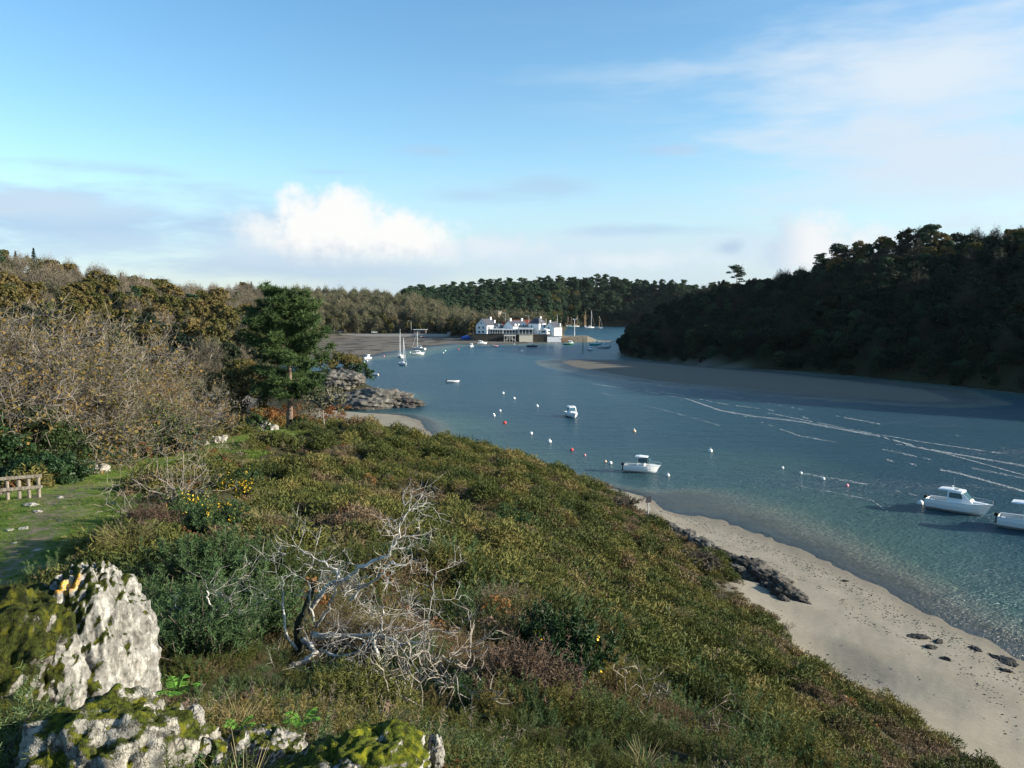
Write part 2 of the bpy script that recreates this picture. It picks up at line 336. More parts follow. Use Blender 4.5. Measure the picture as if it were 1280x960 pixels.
def tab(pairs): p = sorted(pairs); return np.array([q[0] for q in p], float), np.array([q[1] for q in p], float)
def pxa(px): return math.degrees(math.atan((px - 640) / F))
def mass(rows, extra):
    """rows: (px, shore depth, ridge depth, skyline py, tree height); extra: (angle, shore range, ridge range, ridge z)"""
    A_, S_, G_, Z_ = [], [], [], []
    for px, ds, dr, sky_, th in rows:
        an = pxa(px); k = math.cos(R(an)); A_.append(an); S_.append(ds / k); G_.append(dr / k); Z_.append(CAMZ + (385 - sky_) * dr / 1000 - th)
    for q in extra: A_.append(q[0]); S_.append(q[1]); G_.append(q[2]); Z_.append(q[3])
    o = np.argsort(A_); return [np.array(v, float)[o] for v in (A_, S_, G_, Z_)]
LEFT = mass([(-100, 180, 320, 296, 10), (0, 185, 330, 307, 10), (50, 188, 345, 315, 10), (100, 190, 360, 329, 10), (160, 192, 380, 337, 10), (250, 195, 440, 349, 11), (300, 205, 500, 352, 11), (340, 270, 620, 354, 12),
             (380, 430, 730, 357, 13), (400, 590, 760, 358, 13), (470, 604, 770, 359, 14), (520, 604, 770, 363, 14), (560, 600, 740, 381, 13), (590, 545, 720, 389, 11), (600, 524, 700, 392, 9), (702, 524, 700, 396, 6), (706, 800, 950, 396, 6)],
            [(-100, 160, 300, 50), (-60, 170, 300, 50)])
FAR = mass([(380, 700, 1000, 372, 12), (520, 700, 1000, 362, 12), (560, 720, 1000, 358, 12), (600, 760, 1000, 354, 12), (650, 800, 1000, 350, 12), (690, 820, 1000, 347, 12), (705, 960, 1080, 347, 12), (740, 970, 1080, 346, 12),
            (800, 960, 1080, 350, 12), (850, 900, 1000, 355, 12), (880, 860, 1000, 357, 12), (930, 860, 1000, 362, 12), (1000, 860, 1000, 366, 12)], [(-30, 900, 1300, 40), (-60, 900, 1300, 40), (50, 900, 1200, 40)])
RIGHT = mass([(762, 480, 500, 444, 1), (766, 396, 412, 440, 1), (775, 376, 412, 432, 4), (790, 356, 420, 405, 8), (820, 338, 430, 379, 9), (850, 322, 440, 369, 9), (880, 306, 440, 357, 9), (900, 300, 435, 352, 9), (950, 290, 420, 347, 9),
              (1000, 280, 405, 330, 10), (1050, 266, 390, 312, 9), (1100, 252, 375, 297, 9), (1150, 238, 360, 287, 9), (1200, 226, 345, 287, 9), (1280, 207, 325, 274, 9), (1400, 190, 300, 262, 10)],
             [(45, 225, 345, 74), (58, 215, 330, 82), (78, 235, 360, 60), (110, 240, 380, 44), (150, 260, 400, 40)])  # ridge out of view, raised so that its shadow reaches the sandbar
def mass_h(ms, an, r, bank=3.0):
    A_, S_, G_, Z_ = ms
    s = np.interp(an, A_, S_); g = np.interp(an, A_, G_); z = np.interp(an, A_, Z_)
    tt = (r - s) / (g - s)
    up = bank * sst(r - s, 0, 9) * np.minimum(1, z / 8) + (z - bank * np.minimum(1, z / 8)) * np.clip(tt, 0, 1) ** .85
    h = np.where(tt < 0, np.maximum(-4, (r - s) * .12 - .2), up)
    h = np.where(tt > 1, z - (r - g) * .10, h)
    inside = (an > A_[0] - .01) & (an < A_[-1] + .01)
    return np.where(inside, h, -4.0)
sandbar = np.array([onz(*q)[:2] for q in ((706, 452), (722, 458), (760, 465), (822, 475), (900, 482), (1000, 491), (1090, 497), (1150, 501), (1180, 500), (1150, 488), (1050, 476), (960, 467), (900, 461), (830, 455), (770, 451), (725, 450))])
def poly_sd(x, y, poly):
    """signed distance, positive inside"""
    d = np.full(np.shape(x), 1e9); ins = np.zeros(np.shape(x), bool)
    for (x1, y1), (x2, y2) in zip(poly, np.roll(poly, -1, 0)):
        ex, ey = x2 - x1, y2 - y1; k = np.clip(((x - x1) * ex + (y - y1) * ey) / (ex * ex + ey * ey + 1e-9), 0, 1)
        d = np.minimum(d, np.hypot(x - x1 - k * ex, y - y1 - k * ey))
        cnd = ((y1 > y) != (y2 > y)); xs = x1 + (y - y1) / np.where(ey == 0, 1e-9, ey) * ex
        ins ^= cnd & (x < xs)
    return np.where(ins, d, -d)
flats = np.array([onz(*q)[:2] for q in ((330, 452), (455, 445), (478, 440), (520, 434), (560, 429), (598, 430), (640, 429), (672, 427.5), (690, 427.5), (700, 424), (640, 415), (540, 416), (420, 416), (370, 420), (300, 440))])
inlet = np.array([(-54, 120), (-52, 140), (-56, 165), (-64, 185), (-150, 185), (-150, 120), (-80, 105)], float)
pathline = np.array([at(*q)[:2] for q in ((-60, 745, 21.5), (40, 690, 27), (70, 640, 34), (120, 606, 44), (200, 577, 60), (300, 549, 82), (350, 541, 96))])
def path_d(x, y):
    d = np.full(np.shape(x), 1e9)
    for (x1, y1), (x2, y2) in zip(pathline[:-1], pathline[1:]):
        ex, ey = x2 - x1, y2 - y1; k = np.clip(((x - x1) * ex + (y - y1) * ey) / (ex * ex + ey * ey), 0, 1)
        d = np.minimum(d, np.hypot(x - x1 - k * ex, y - y1 - k * ey))
    return d / (1 + .75 * sst(y, 38, 70))
def mounds(x, y):
    return (fbm(x * .32, y * .32, 3, 3) - .5) * 1.7 + (np.abs(vnoise(x * .55 + 9, y * .55, 8) - .5)) * .9 - .2
def height(x, y, detail=True):
    x = np.asarray(x, float); y = np.asarray(y, float)
    r = np.hypot(x, y); an = np.degrees(np.arctan2(x, y))
    near = np.where(r < 190, near_h(np.clip(x, -140, 70), np.clip(y, -40, 190)), -4)
    wgt = sst(r, 182, 168) * sst(x, 62, 48) * sst(x, -150, -130) * sst(y, -45, -30) * sst(np.abs(an), 175, 150) if False else (1 - sst(r, 165, 180)) * (1 - sst(x, 45, 58))
    near = near * wgt - 4 * (1 - wgt)
    pd = path_d(x, y)
    if detail:
        veg = sst(near, 2.2, 4.5) * sst(pd, 2.2, 4.5) * (1 - sst(r, 120, 140)) * sst(r, 5, 11)
        near = near + mounds(x, y) * veg * 1.05 + (fbm(x * .8, y * .8, 5) - .5) * .12
    rock_head = 7.5 * np.exp(-(((x + 47) / 15) ** 2 + ((y - 192) / 13) ** 2)) - .6
    rough = (fbm(x * .03, y * .03, 11) - .5) * 7
    h = np.maximum(near, rock_head - 4 * sst(np.hypot(x + 47, y - 192), 14, 40))
    for ms in (LEFT, FAR, RIGHT):
        mh = mass_h(ms, an, r); h = np.maximum(h, mh + np.where(mh > 4, rough * sst(mh, 4, 12), 0))
    sb = poly_sd(x, y, sandbar); h = np.maximum(h, np.where(sb > -14, np.clip(.05 + sb * .03, -1, .28), -4))
    fl = poly_sd(x, y, flats); h = np.maximum(h, np.where(fl > -30, np.clip(.05 + fl * .03 + (fbm(x * .05, y * .05, 21) - .5) * .3 * (fl > 3), -1, 1.0), -4))
    il = poly_sd(x, y, inlet); h = np.maximum(h, np.where(il > -20, np.clip(.05 + il * .06, -1, .5), -4))
    return h
def hz(x, y): return float(height(np.array([x]), np.array([y]))[0])

# ------------------------------------------------------------------ object helpers
def tag(o, label=None, cat=None, group=None, kind=None):
    if label: o['label'] = label
    if cat: o['category'] = cat
    if group: o['group'] = group
    if kind: o['kind'] = kind
    return o
def empty(name, loc, rz=0, label=None, cat=None, group=None, s=1.0):
    o = bpy.data.objects.new(name, None); col.objects.link(o); o.empty_display_size = .3
    o.location = tuple(loc); o.rotation_euler = (0, 0, rz); o.scale = (s, s, s)
    return tag(o, label, cat, group)
class MB:
    def __init__(s): s.v = []; s.f = []; s.mi = []; s.n = 0
    def add(s, v, f, mi=0):
        v = np.asarray(v, float).reshape(-1, 3); s.v.append(v)
        s.f.extend([tuple(int(i) + s.n for i in q) for q in f]); s.mi.extend([mi] * len(f)); s.n += len(v); return s
    def box(s, c, d, rz=0, mi=0, taper=1.0, tilt=None):
        x, y, z = [k / 2 for k in d]
        v = np.array([(-x, -y, -z), (x, -y, -z), (x, y, -z), (-x, y, -z), (-x * taper, -y * taper, z), (x * taper, -y * taper, z), (x * taper, y * taper, z), (-x * taper, y * taper, z)])
        if tilt is not None: v = v @ np.array(Matrix.Rotation(tilt[1], 3, tilt[0])).T
        k, q = math.cos(rz), math.sin(rz); v = v @ np.array([[k, q, 0], [-q, k, 0], [0, 0, 1]])
        return s.add(v + np.array(c), [(0, 3, 2, 1), (4, 5, 6, 7), (0, 1, 5, 4), (1, 2, 6, 5), (2, 3, 7, 6), (3, 0, 4, 7)], mi)
    def tube(s, pts, rad, n=6, mi=0, cap=True):
        pts = np.asarray(pts, float); m = len(pts)
        rad = np.full(m, rad) if np.isscalar(rad) else np.asarray(rad, float)
        tg = np.gradient(pts, axis=0); tg /= np.linalg.norm(tg, axis=1)[:, None] + 1e-9
        ref = np.array([0, 0, 1.0]) if abs(tg[0][2]) < .9 else np.array([1.0, 0, 0])
        u = np.cross(tg, ref); u /= np.linalg.norm(u, axis=1)[:, None] + 1e-9; vv = np.cross(tg, u)
        an = np.arange(n) * 2 * math.pi / n
        V = pts[:, None] + rad[:, None, None] * (np.cos(an)[None, :, None] * u[:, None] + np.sin(an)[None, :, None] * vv[:, None])
        f = [(i * n + j, i * n + (j + 1) % n, (i + 1) * n + (j + 1) % n, (i + 1) * n + j) for i in range(m - 1) for j in range(n)]
        if cap: f += [tuple(range(n - 1, -1, -1)), tuple((m - 1) * n + j for j in range(n))]
        return s.add(V.reshape(-1, 3), f, mi)
    def loft(s, rings, mi=0, close=False, cap=(True, True)):
        m = len(rings); n = len(rings[0]); k = n if close else n - 1
        f = [(i * n + j, i * n + (j + 1) % n, (i + 1) * n + (j + 1) % n, (i + 1) * n + j) for i in range(m - 1) for j in range(k)]
        if cap[0]: f.append(tuple(range(n - 1, -1, -1)))
        if cap[1]: f.append(tuple((m - 1) * n + j for j in range(n)))
        return s.add(np.array(rings).reshape(-1, 3), f, mi)
    def prism(s, poly, axis, a0, a1, mi=0):
        """2-D polygon swept along axis 0/1/2"""
        def emb(p, q):
            o = [0, 0, 0]; k = [i for i in range(3) if i != axis]; o[axis] = q; o[k[0]] = p[0]; o[k[1]] = p[1]; return o
        return s.loft([[emb(p, a0) for p in poly], [emb(p, a1) for p in poly]], mi, close=True)
    def sphere(s, c, r, nu=12, nv=8, sc_=(1, 1, 1), mi=0):
        v = []
        for i in range(nv + 1):
            ph = math.pi * i / nv
            for j in range(nu): th = 2 * math.pi * j / nu; v.append((c[0] + r * sc_[0] * math.sin(ph) * math.cos(th), c[1] + r * sc_[1] * math.sin(ph) * math.sin(th), c[2] + r * sc_[2] * math.cos(ph)))
        f = [(i * nu + j, (i + 1) * nu + j, (i + 1) * nu + (j + 1) % nu, i * nu + (j + 1) % nu) for i in range(nv) for j in range(nu)]
        return s.add(v, f, mi)
    def quads(s, V, mi=0):
        V = np.asarray(V, float); k = len(V)
        s.v.append(V.reshape(-1, 3)); b = s.n
        s.f.extend([(b + 4 * i, b + 4 * i + 1, b + 4 * i + 2, b + 4 * i + 3) for i in range(k)]); s.mi.extend([mi] * k); s.n += 4 * k; return s
    def mesh(s, name, mats, smooth=False):
        me = bpy.data.meshes.new(name); V = np.concatenate(s.v)
        me.from_pydata(V.tolist(), [], s.f)
        for m in (mats if isinstance(mats, (list, tuple)) else [mats]): me.materials.append(m)
        if any(s.mi): me.polygons.foreach_set('material_index', s.mi)
        if smooth: me.polygons.foreach_set('use_smooth', [True] * len(me.polygons))
        me.update(); return me
    def build(s, name, mats, parent=None, smooth=False):
        o = bpy.data.objects.new(name, s.mesh(name, mats, smooth)); col.objects.link(o)
        if parent is not None: o.parent = parent
        return o
def copy_tree(o, parent=None):
    c_ = o.copy(); col.objects.link(c_)
    if parent is not None: c_.parent = parent
    for ch in list(o.children): copy_tree(ch, c_)
    return c_
def obj(name, me, parent=None, loc=None):
    o = bpy.data.objects.new(name, me); col.objects.link(o)
    if parent is not None: o.parent = parent
    if loc is not None: o.location = tuple(loc)
    return o
def unit(n):
    v = rng.normal(size=(n, 3)); return v / np.linalg.norm(v, axis=1)[:, None]
def cards(C, N, size, aspect=1.0, spin=True):
    """leaf quads at centres C facing N"""
    k = len(C); N = N / (np.linalg.norm(N, axis=1)[:, None] + 1e-9)
    ref = unit(k) if spin else np.tile([0, 0, 1.0], (k, 1))
    U = np.cross(N, ref); U /= np.linalg.norm(U, axis=1)[:, None] + 1e-9; W_ = np.cross(N, U)
    s = (np.asarray(size) * np.ones(k))[:, None] / 2; U = U * s; W_ = W_ * s * aspect
    return np.stack([C - U * .6 - W_, C + U - W_ * .5, C + U * .6 + W_, C - U + W_ * .4], 1)
def blades(P0, D, L, wd):
    """thin tapering blades from P0 along D"""
    k = len(P0); D = D / (np.linalg.norm(D, axis=1)[:, None] + 1e-9); U = np.cross(D, unit(k)); U /= np.linalg.norm(U, axis=1)[:, None] + 1e-9
    L = (np.asarray(L) * np.ones(k))[:, None]; wd = (np.asarray(wd) * np.ones(k))[:, None] / 2
    T = P0 + D * L
    return np.stack([P0 - U * wd, P0 + U * wd, T + U * wd * .35, T - U * wd * .35], 1)

# ------------------------------------------------------------------ ground and water sheets
angs = np.concatenate([np.arange(-180, -44, 3.0), np.arange(-44, 44, .17), np.arange(44, 180, 3.0)])
rad = np.concatenate([[0.6], np.geomspace(1.2, 300, 400), np.geomspace(303, 9000, 130)])
AA, RR = np.meshgrid(np.radians(angs), rad); GX = RR * np.sin(AA); GY = RR * np.cos(AA)
GH = height(GX, GY)
GH = np.where(RR > 1500, np.maximum(GH - (RR - 1500) * .002, -3), GH)
nr, na = GX.shape
def grid_faces(keep=None):
    i = np.arange(nr - 1)[:, None] * na; j = np.arange(na)[None]; j2 = (j + 1) % na
    f = np.stack([i + j, i + j2, i + na + j2, i + na + j], -1).reshape(-1, 4)
    if keep is not None: f = f[keep[f].any(1)]
    return f
def sheet(name, Z, mat, attrs, keep=None, drop_unused=True):
    f = grid_faces(keep); V = np.stack([GX.ravel(), GY.ravel(), Z.ravel()], 1)
    used = np.unique(f); mp = np.zeros(len(V), np.int64); mp[used] = np.arange(len(used)); f = mp[f]; V = V[used]
    me = bpy.data.meshes.new(name); me.vertices.add(len(V)); me.vertices.foreach_set('co', V.ravel())
    me.loops.add(f.size); me.loops.foreach_set('vertex_index', f.ravel()[::1].astype(np.int32))
    me.polygons.add(len(f)); me.polygons.foreach_set('loop_start', np.arange(0, f.size, 4, dtype=np.int32))
    me.update(calc_edges=True); me.validate()
    me.polygons.foreach_set('use_smooth', [True] * len(me.polygons))
    for k, v in attrs.items():
        at_ = me.attributes.new(k, 'FLOAT', 'POINT'); at_.data.foreach_set('value', v.ravel()[used].astype(np.float32))
    me.flip_normals() if me.polygons[0].normal.z < 0 else None
    me.materials.append(mat); o = bpy.data.objects.new(name, me); col.objects.link(o); return o
PD = path_d(GX, GY); near_mask = (RR < 185)
z_sand = np.clip(1 - sst(GH, 1.25, 2.3), 0, 1) * (near_mask & (GX > -40) & ~((GY < 110) & (GX < -20)))
sb_ = poly_sd(GX, GY, sandbar); z_sand = np.maximum(z_sand, sst(sb_, -12, -4))
fl_ = poly_sd(GX, GY, flats); il_ = poly_sd(GX, GY, inlet)
z_mud = np.maximum(sst(fl_, -25, -8), sst(il_, -10, -2)) * (GH < 1.6)
z_grass = (1 - sst(PD + (fbm(GX * .6, GY * .6, 31) - .5) * 1.6, 2.3, 3.6)) * near_mask
z_wood = sst(GH, 2.5, 5) * (RR > 190)
z_dirt = (1 - sst(np.abs(PD - .1) + (fbm(GX * .9, GY * .9, 41) - .5) * 2.6, .1, 1.5)) * (GY < 42) * near_mask
m, t, b = new_mat('ground')
p = pos(t, 'World')
def attr(t, n): a_ = t.node('ShaderNodeAttribute', attribute_name=n); return a_.outputs['Fac']
n1 = t.noise(p, .25, 6); n2 = t.noise(p, 2.2, 6, .65); n3 = t.noise(p, 14, 5, .7)
c = t.mix(n2, (.020, .022, .009), (.055, .048, .022))
c = t.mix(attr(t, 'wood'), c, t.mix(n2, (.014, .018, .008), (.035, .034, .014)))
sandc = t.mix(t.smooth(n1, .3, .7), (.235, .205, .152), (.285, .25, .19)); sandc = t.mix(t.math('MULTIPLY', t.smooth(t.math('ADD', t.math('MULTIPLY', n3, .5), t.math('MULTIPLY', t.noise(p, 3.5, 8, .8), .5)), .47, .62), .5), sandc, (.16, .14, .105))
wet = t.node('ShaderNodeSeparateXYZ'); t.l.new(p, wet.inputs[0])
wetv = t.smooth(t.math('ADD', wet.outputs[2], t.math('MULTIPLY', n2, .25)), .42, .12)
sandc = t.mix(wetv, sandc, (.185, .16, .12))
sandc = t.mix(t.smooth(wet.outputs[2], .03, -.12), sandc, (.36, .325, .245))  # sand below water lightened to offset the light lost through the surface
sandc = t.mix(attr(t, 'bar'), sandc, t.mix(n2, (.12, .105, .082), (.19, .165, .125)))  # sandbar coloured duller to strengthen its shaded look
c = t.mix(attr(t, 'sand'), c, sandc)
mudc = t.mix(t.smooth(n2, .35, .65), (.085, .072, .055), (.20, .175, .14)); mudc = t.mix(t.smooth(t.noise(p, .09, 5), .5, .62), mudc, (.05, .042, .028))
c = t.mix(attr(t, 'mud'), c, mudc)
gr = t.mix(t.smooth(n2, .3, .7), (.070, .110, .018), (.125, .165, .034)); gr = t.mix(t.smooth(n1, .45, .65), gr, (.13, .125, .045))
c = t.mix(attr(t, 'grass'), c, gr)
dirt = t.mix(t.smooth(n2, .35, .65), (.075, .055, .035), (.19, .15, .10))
c = t.mix(t.math('MULTIPLY', attr(t, 'dirt'), t.smooth(n2, .38, .6)), c, dirt)
t.put(b.inputs['Base Color'], c); b.inputs['Roughness'].default_value = .95; b.inputs['Specular IOR Level'].default_value = .15
hh = t.math('ADD', t.math('MULTIPLY', n2, .7), t.math('MULTIPLY', n3, .3)); set_bump(t, b, hh, .35, .08)
g = sheet('ground', GH, m, {'sand': z_sand, 'mud': z_mud, 'grass': z_grass, 'dirt': z_dirt, 'wood': z_wood, 'bar': sst(sb_, -13, -6)})
tag(g, 'heath headland, sandy beach, mudflats and wooded hills around the river', 'ground', kind='structure')

m, t, b = new_mat('water')
p = pos(t, 'World'); dep = attr(t, 'depth')
wv = t.noise(t.scalevec(p, .55, 1.25, 1), 1.1, 4, .55, .4); wv2 = t.noise(t.scalevec(p, .12, .3, 1), 1.0, 3, .5); wv3 = t.noise(t.scalevec(p, 1.5, 3.2, 1), 1.6, 3, .6)
big = t.noise(t.scalevec(p, .012, .028, 1), 1.0, 4, .6, .5)
h_ = t.math('ADD', t.math('ADD', t.math('MULTIPLY', wv, .55), t.math('MULTIPLY', wv2, .7)), t.math('MULTIPLY', wv3, .42))
bp = t.node('ShaderNodeBump'); bp.inputs['Distance'].default_value = 1.15
t.put(bp.inputs['Strength'], t.math('ADD', .70, t.math('MULTIPLY', t.smooth(big, .35, .62), .30))); t.l.new(h_, bp.inputs['Height'])
wc = t.mix(t.smooth(dep, .05, .9), (.19, .185, .135), (.060, .118, .100)); wc = t.mix(t.smooth(dep, .5, 3.4), wc, (.019, .063, .082)); wc = t.mix(t.math('MULTIPLY', t.smooth(big, .4, .65), .5), wc, (.019, .071, .108))
t.put(b.inputs['Base Color'], wc); b.inputs['Roughness'].default_value = .30; b.inputs['IOR'].default_value = 1.33; b.inputs['Specular IOR Level'].default_value = .36
t.l.new(bp.outputs[0], b.inputs['Normal'])
tr = t.node('ShaderNodeBsdfTransparent'); tr.inputs[0].default_value = (.95, .98, .96, 1)
gl = t.node('ShaderNodeBsdfGlossy'); gl.inputs['Roughness'].default_value = .30; t.l.new(bp.outputs[0], gl.inputs['Normal'])
fr = t.node('ShaderNodeFresnel'); fr.inputs['IOR'].default_value = 1.33; t.l.new(bp.outputs[0], fr.inputs['Normal'])
sh = t.node('ShaderNodeMixShader'); t.l.new(fr.outputs[0], sh.inputs[0]); t.l.new(tr.outputs[0], sh.inputs[1]); t.l.new(gl.outputs[0], sh.inputs[2])
mx = t.node('ShaderNodeMixShader'); t.put(mx.inputs[0], t.smooth(dep, -.02, .45)); t.l.new(sh.outputs[0], mx.inputs[1]); t.l.new(b.outputs[0], mx.inputs[2])
t.l.new(mx.outputs[0], t.n['Material Output'].inputs[0])
wat = sheet('water', np.zeros_like(GH), m, {'depth': -GH}, keep=(GH < .5).ravel())
tag(wat, 'wind rippled blue green tidal river', 'water', kind='structure')


# ------------------------------------------------------------------ tree meshes
def crown_leaves(H, Rr, nclump, nleaf, leaf, base=.3, clr=.3, up=.35, seed=0, top=1.0):
    """leaf clumps spread through an uneven crown: many small faces, gaps between the clumps"""
    g = np.random.default_rng(seed); Q = []
    lob = [(g.uniform(0, 6.28), g.uniform(.35, 1.0), g.uniform(.7, 1.15)) for _ in range(5)]
    for k in range(nclump):
        v = g.normal(size=3); v /= np.linalg.norm(v); v[2] = abs(v[2]) * (1 if g.random() < .8 else -.6)
        th = math.atan2(v[1], v[0]); sc_ = 1 + .22 * math.sin(2 * th + lob[0][0]) + .15 * math.sin(3 * th + lob[1][0])
        rr_ = g.uniform(.55, 1.0) ** .5
        c_ = np.array([v[0] * Rr * sc_ * rr_, v[1] * Rr * sc_ * rr_, H * (base + (top - base) * (.42 + .52 * v[2] * rr_))])
        r_ = Rr * clr * g.uniform(.6, 1.25); m_ = int(nleaf * g.uniform(.6, 1.3))
        d = g.normal(size=(m_, 3)); d /= np.linalg.norm(d, axis=1)[:, None]
        P = c_ + d * r_ * np.sqrt(g.uniform(.25, 1, (m_, 1))) * np.array([1, 1, .75])
        N = d + g.normal(size=(m_, 3)) * .6 + np.array([0, 0, up])
        Q.append(cards(P, N, leaf * g.uniform(.6, 1.4, m_)))
    return np.concatenate(Q)
def grow(mb_l, mb_t, p, d, L, r, lev, maxlev, g, kids=(3, 5), spread=.75, gnarl=.18, upb=.12, tips=None, nt=5, mi=0, rmin=.008):
    """one limb as a bent tapering tube, then its children"""
    n = 5 if lev < maxlev else 3; pts = [p]; dd = d.copy()
    for k in range(n):
        dd = dd + g.normal(size=3) * gnarl + np.array([0, 0, upb]); dd /= np.linalg.norm(dd); pts.append(pts[-1] + dd * L / n)
    rr_ = np.linspace(r, r * (.45 if lev < maxlev else .3), n + 1)
    (mb_l if lev <= 1 else mb_t).tube(pts, rr_, nt if lev <= 1 else (4 if lev < maxlev else 3), mi, cap=lev == 0)
    if tips is not None and lev >= maxlev - 1: tips.extend(pts[2:])
    if lev >= maxlev: return
    for k in range(g.integers(*kids)):
        i = min(n, 1 + int(g.uniform(.25, 1.0) * n)); q = pts[i]
        sd = g.normal(size=3); sd -= sd.dot(dd) * dd; sd /= np.linalg.norm(sd) + 1e-9
        nd = dd * (1 - spread * .6) + sd * spread; nd /= np.linalg.norm(nd)
        grow(mb_l, mb_t, q, nd, L * g.uniform(.5, .8), max(r * g.uniform(.42, .6), rmin), lev + 1, maxlev, g, kids, spread, gnarl, upb, tips, nt, mi, rmin)

def far_trunk(H, r, bmat, name, forks=3, seed=0, lean=.04, fr=.35, top=.75):
    g = np.random.default_rng(seed); b_ = MB(); hx = g.normal() * lean * H; hy = g.normal() * lean * H
    b_.tube([(0, 0, -1.5), (hx * .3, hy * .3, H * .25), (hx, hy, H * top)], [r, r * .8, r * .35], 5)
    for k in range(forks):
        an = g.uniform(0, 6.28); z0 = H * g.uniform(fr, top * .9)
        b_.tube([(hx * .7, hy * .7, z0), (hx + math.cos(an) * H * .10, hy + math.sin(an) * H * .10, z0 + H * .10), (hx + math.cos(an) * H * .2, hy + math.sin(an) * H * .2, z0 + H * .24)], [r * .5, r * .35, r * .15], 4)
    return b_.mesh(name, bmat)
def mesh_of(Q, name, mat):
    b_ = MB(); b_.quads(Q); return b_.mesh(name, mat)
def bare_crown(H, Rr, n, seed, base=.3, wd=.09):
    """far bare tree: fine upswept twigs on a rounded crown"""
    g = np.random.default_rng(seed); v = g.normal(size=(n, 3)); v /= np.linalg.norm(v, axis=1)[:, None]; v[:, 2] = np.abs(v[:, 2]) * np.where(g.random(n) < .85, 1, -.5)
    th = np.arctan2(v[:, 1], v[:, 0]); s = (1 + .2 * np.sin(2 * th + g.uniform(0, 6)) + .15 * np.sin(5 * th + g.uniform(0, 6)) + .12 * np.sin(v[:, 2] * 7)) * g.uniform(.35, 1, n) ** .6
    P = np.stack([v[:, 0] * Rr * s, v[:, 1] * Rr * s, H * (base + (1 - base) * (.35 + .62 * v[:, 2] * s))], 1)
    D = v * np.array([1, 1, .7]) + g.normal(size=(n, 3)) * .5 + np.array([0, 0, .55])
    return blades(P - D * .4, D, g.uniform(.5, 1.3, n) * Rr * .30, wd * g.uniform(.6, 1.4, n))
def pine_crown(H, Rr, seed, ncl=13, nl=75, leaf=.5, base=.55):
    """maritime pine: flat dark cushions on a high crown"""
    g = np.random.default_rng(seed); Q = []
    for k in range(ncl):
        an = g.uniform(0, 6.28); q = g.uniform(0, 1) ** .6; z = H * (base + (1 - base) * g.uniform(0, 1) ** .8)
        rad_ = Rr * q * (1 - .55 * ((z / H - base) / (1 - base)) ** 2); c_ = np.array([math.cos(an) * rad_, math.sin(an) * rad_, z])
        r_ = Rr * g.uniform(.28, .48); d = g.normal(size=(nl, 3)); d /= np.linalg.norm(d, axis=1)[:, None]; d[:, 2] = np.where(d[:, 2] < -.2, d[:, 2] * .3, d[:, 2])
        P = c_ + d * r_ * np.array([1, 1, .42]) * np.sqrt(g.uniform(.3, 1, (nl, 1)))
        Q.append(cards(P, d + g.normal(size=(nl, 3)) * .5 + np.array([0, 0, .3]), leaf * g.uniform(.6, 1.3, nl)))
    return np.concatenate(Q)
def spruce_crown(H, Rr, seed, n=900):
    g = np.random.default_rng(seed); k = g.integers(0, 16, n); tt = k / 16; an = g.uniform(0, 6.28, n); q = g.uniform(.1, 1, n) ** .6
    r_ = Rr * (1 - tt) * q * (1 + .25 * np.sin(3 * an + k)); P = np.stack([np.cos(an) * r_, np.sin(an) * r_, H * (.15 + .85 * tt) - r_ * .25 + g.normal(size=n) * .12], 1)
    return cards(P, np.stack([np.cos(an) * .3, np.sin(an) * .3, np.ones(n)], 1) + g.normal(size=(n, 3)) * .4, .5)

def variants(kind, fns):
    out = []
    for k, (trunk_me, crown_me) in enumerate(fns): out.append((trunk_me, crown_me))
    return out
V_ = {}
V_['oak'] = [(far_trunk(9, .22, M['bark'], 'oak_trunk', seed=k), mesh_of(crown_leaves(9 * (1 + .05 * k), 3.9, 52, 40, .55, base=.16, clr=.25, seed=10 + k), 'oak_crown', M['oak_leaf'])) for k in range(5)]
V_['dark_oak'] = [(far_trunk(9, .22, M['bark_dark'], 'dark_oak_trunk', seed=k), mesh_of(crown_leaves(9, 3.9, 50, 40, .6, base=.10, clr=.27, seed=30 + k), 'dark_oak_crown', M['oak_dark'])) for k in range(4)]
V_['bare'] = [(far_trunk(10, .2, M['bark_grey'], 'bare_trunk', forks=5, seed=k), mesh_of(bare_crown(10, 3.6, 1500, 50 + k, base=.18), 'bare_crown', M['bare'])) for k in range(4)]
V_['olive'] = [(far_trunk(12, .2, M['bark_grey'], 'slender_trunk', forks=5, seed=k), mesh_of(np.concatenate([bare_crown(12, 4.3, 1700, 60 + k, base=.12, wd=.15), crown_leaves(12, 4.0, 26, 24, .5, base=.05, clr=.3, seed=60 + k)]), 'twig_crown', M['bare_olive'])) for k in range(4)]
V_['bare_dark'] = [(far_trunk(10, .2, M['bark_dark'], 'dark_trunk', forks=5, seed=k), mesh_of(bare_crown(10, 3.8, 1500, 55 + k, base=.12, wd=.12), 'dark_twig_crown', M['bare_dark'])) for k in range(3)]
V_['pine'] = [(far_trunk(12, .22, M['bark_pine'], 'pine_trunk', forks=4, seed=k, fr=.55, top=.9), mesh_of(pine_crown(12, 4.2, 70 + k, ncl=34, nl=60, leaf=.62, base=.22), 'pine_crown', M['pine'])) for k in range(5)]
V_['spruce'] = [(far_trunk(12, .2, M['bark_dark'], 'spruce_trunk', forks=0, seed=k, lean=0, top=.95), mesh_of(spruce_crown(12, 2.3, 80 + k), 'spruce_crown', M['spruce'])) for k in range(2)]
def plant_tree(kind, x, y, s, label, cat, group, name, z=None, g=rng):
    v = V_[kind][int(g.integers(len(V_[kind])))]
    r_ = empty(name, (x, y, (hz(x, y) if z is None else z) - .1), g.uniform(0, 6.28), label, cat, group)
    sx = s * g.uniform(.9, 1.12); r_.scale = (sx, sx, s)
    obj('trunk', v[0], r_); obj('crown', v[1], r_); return r_
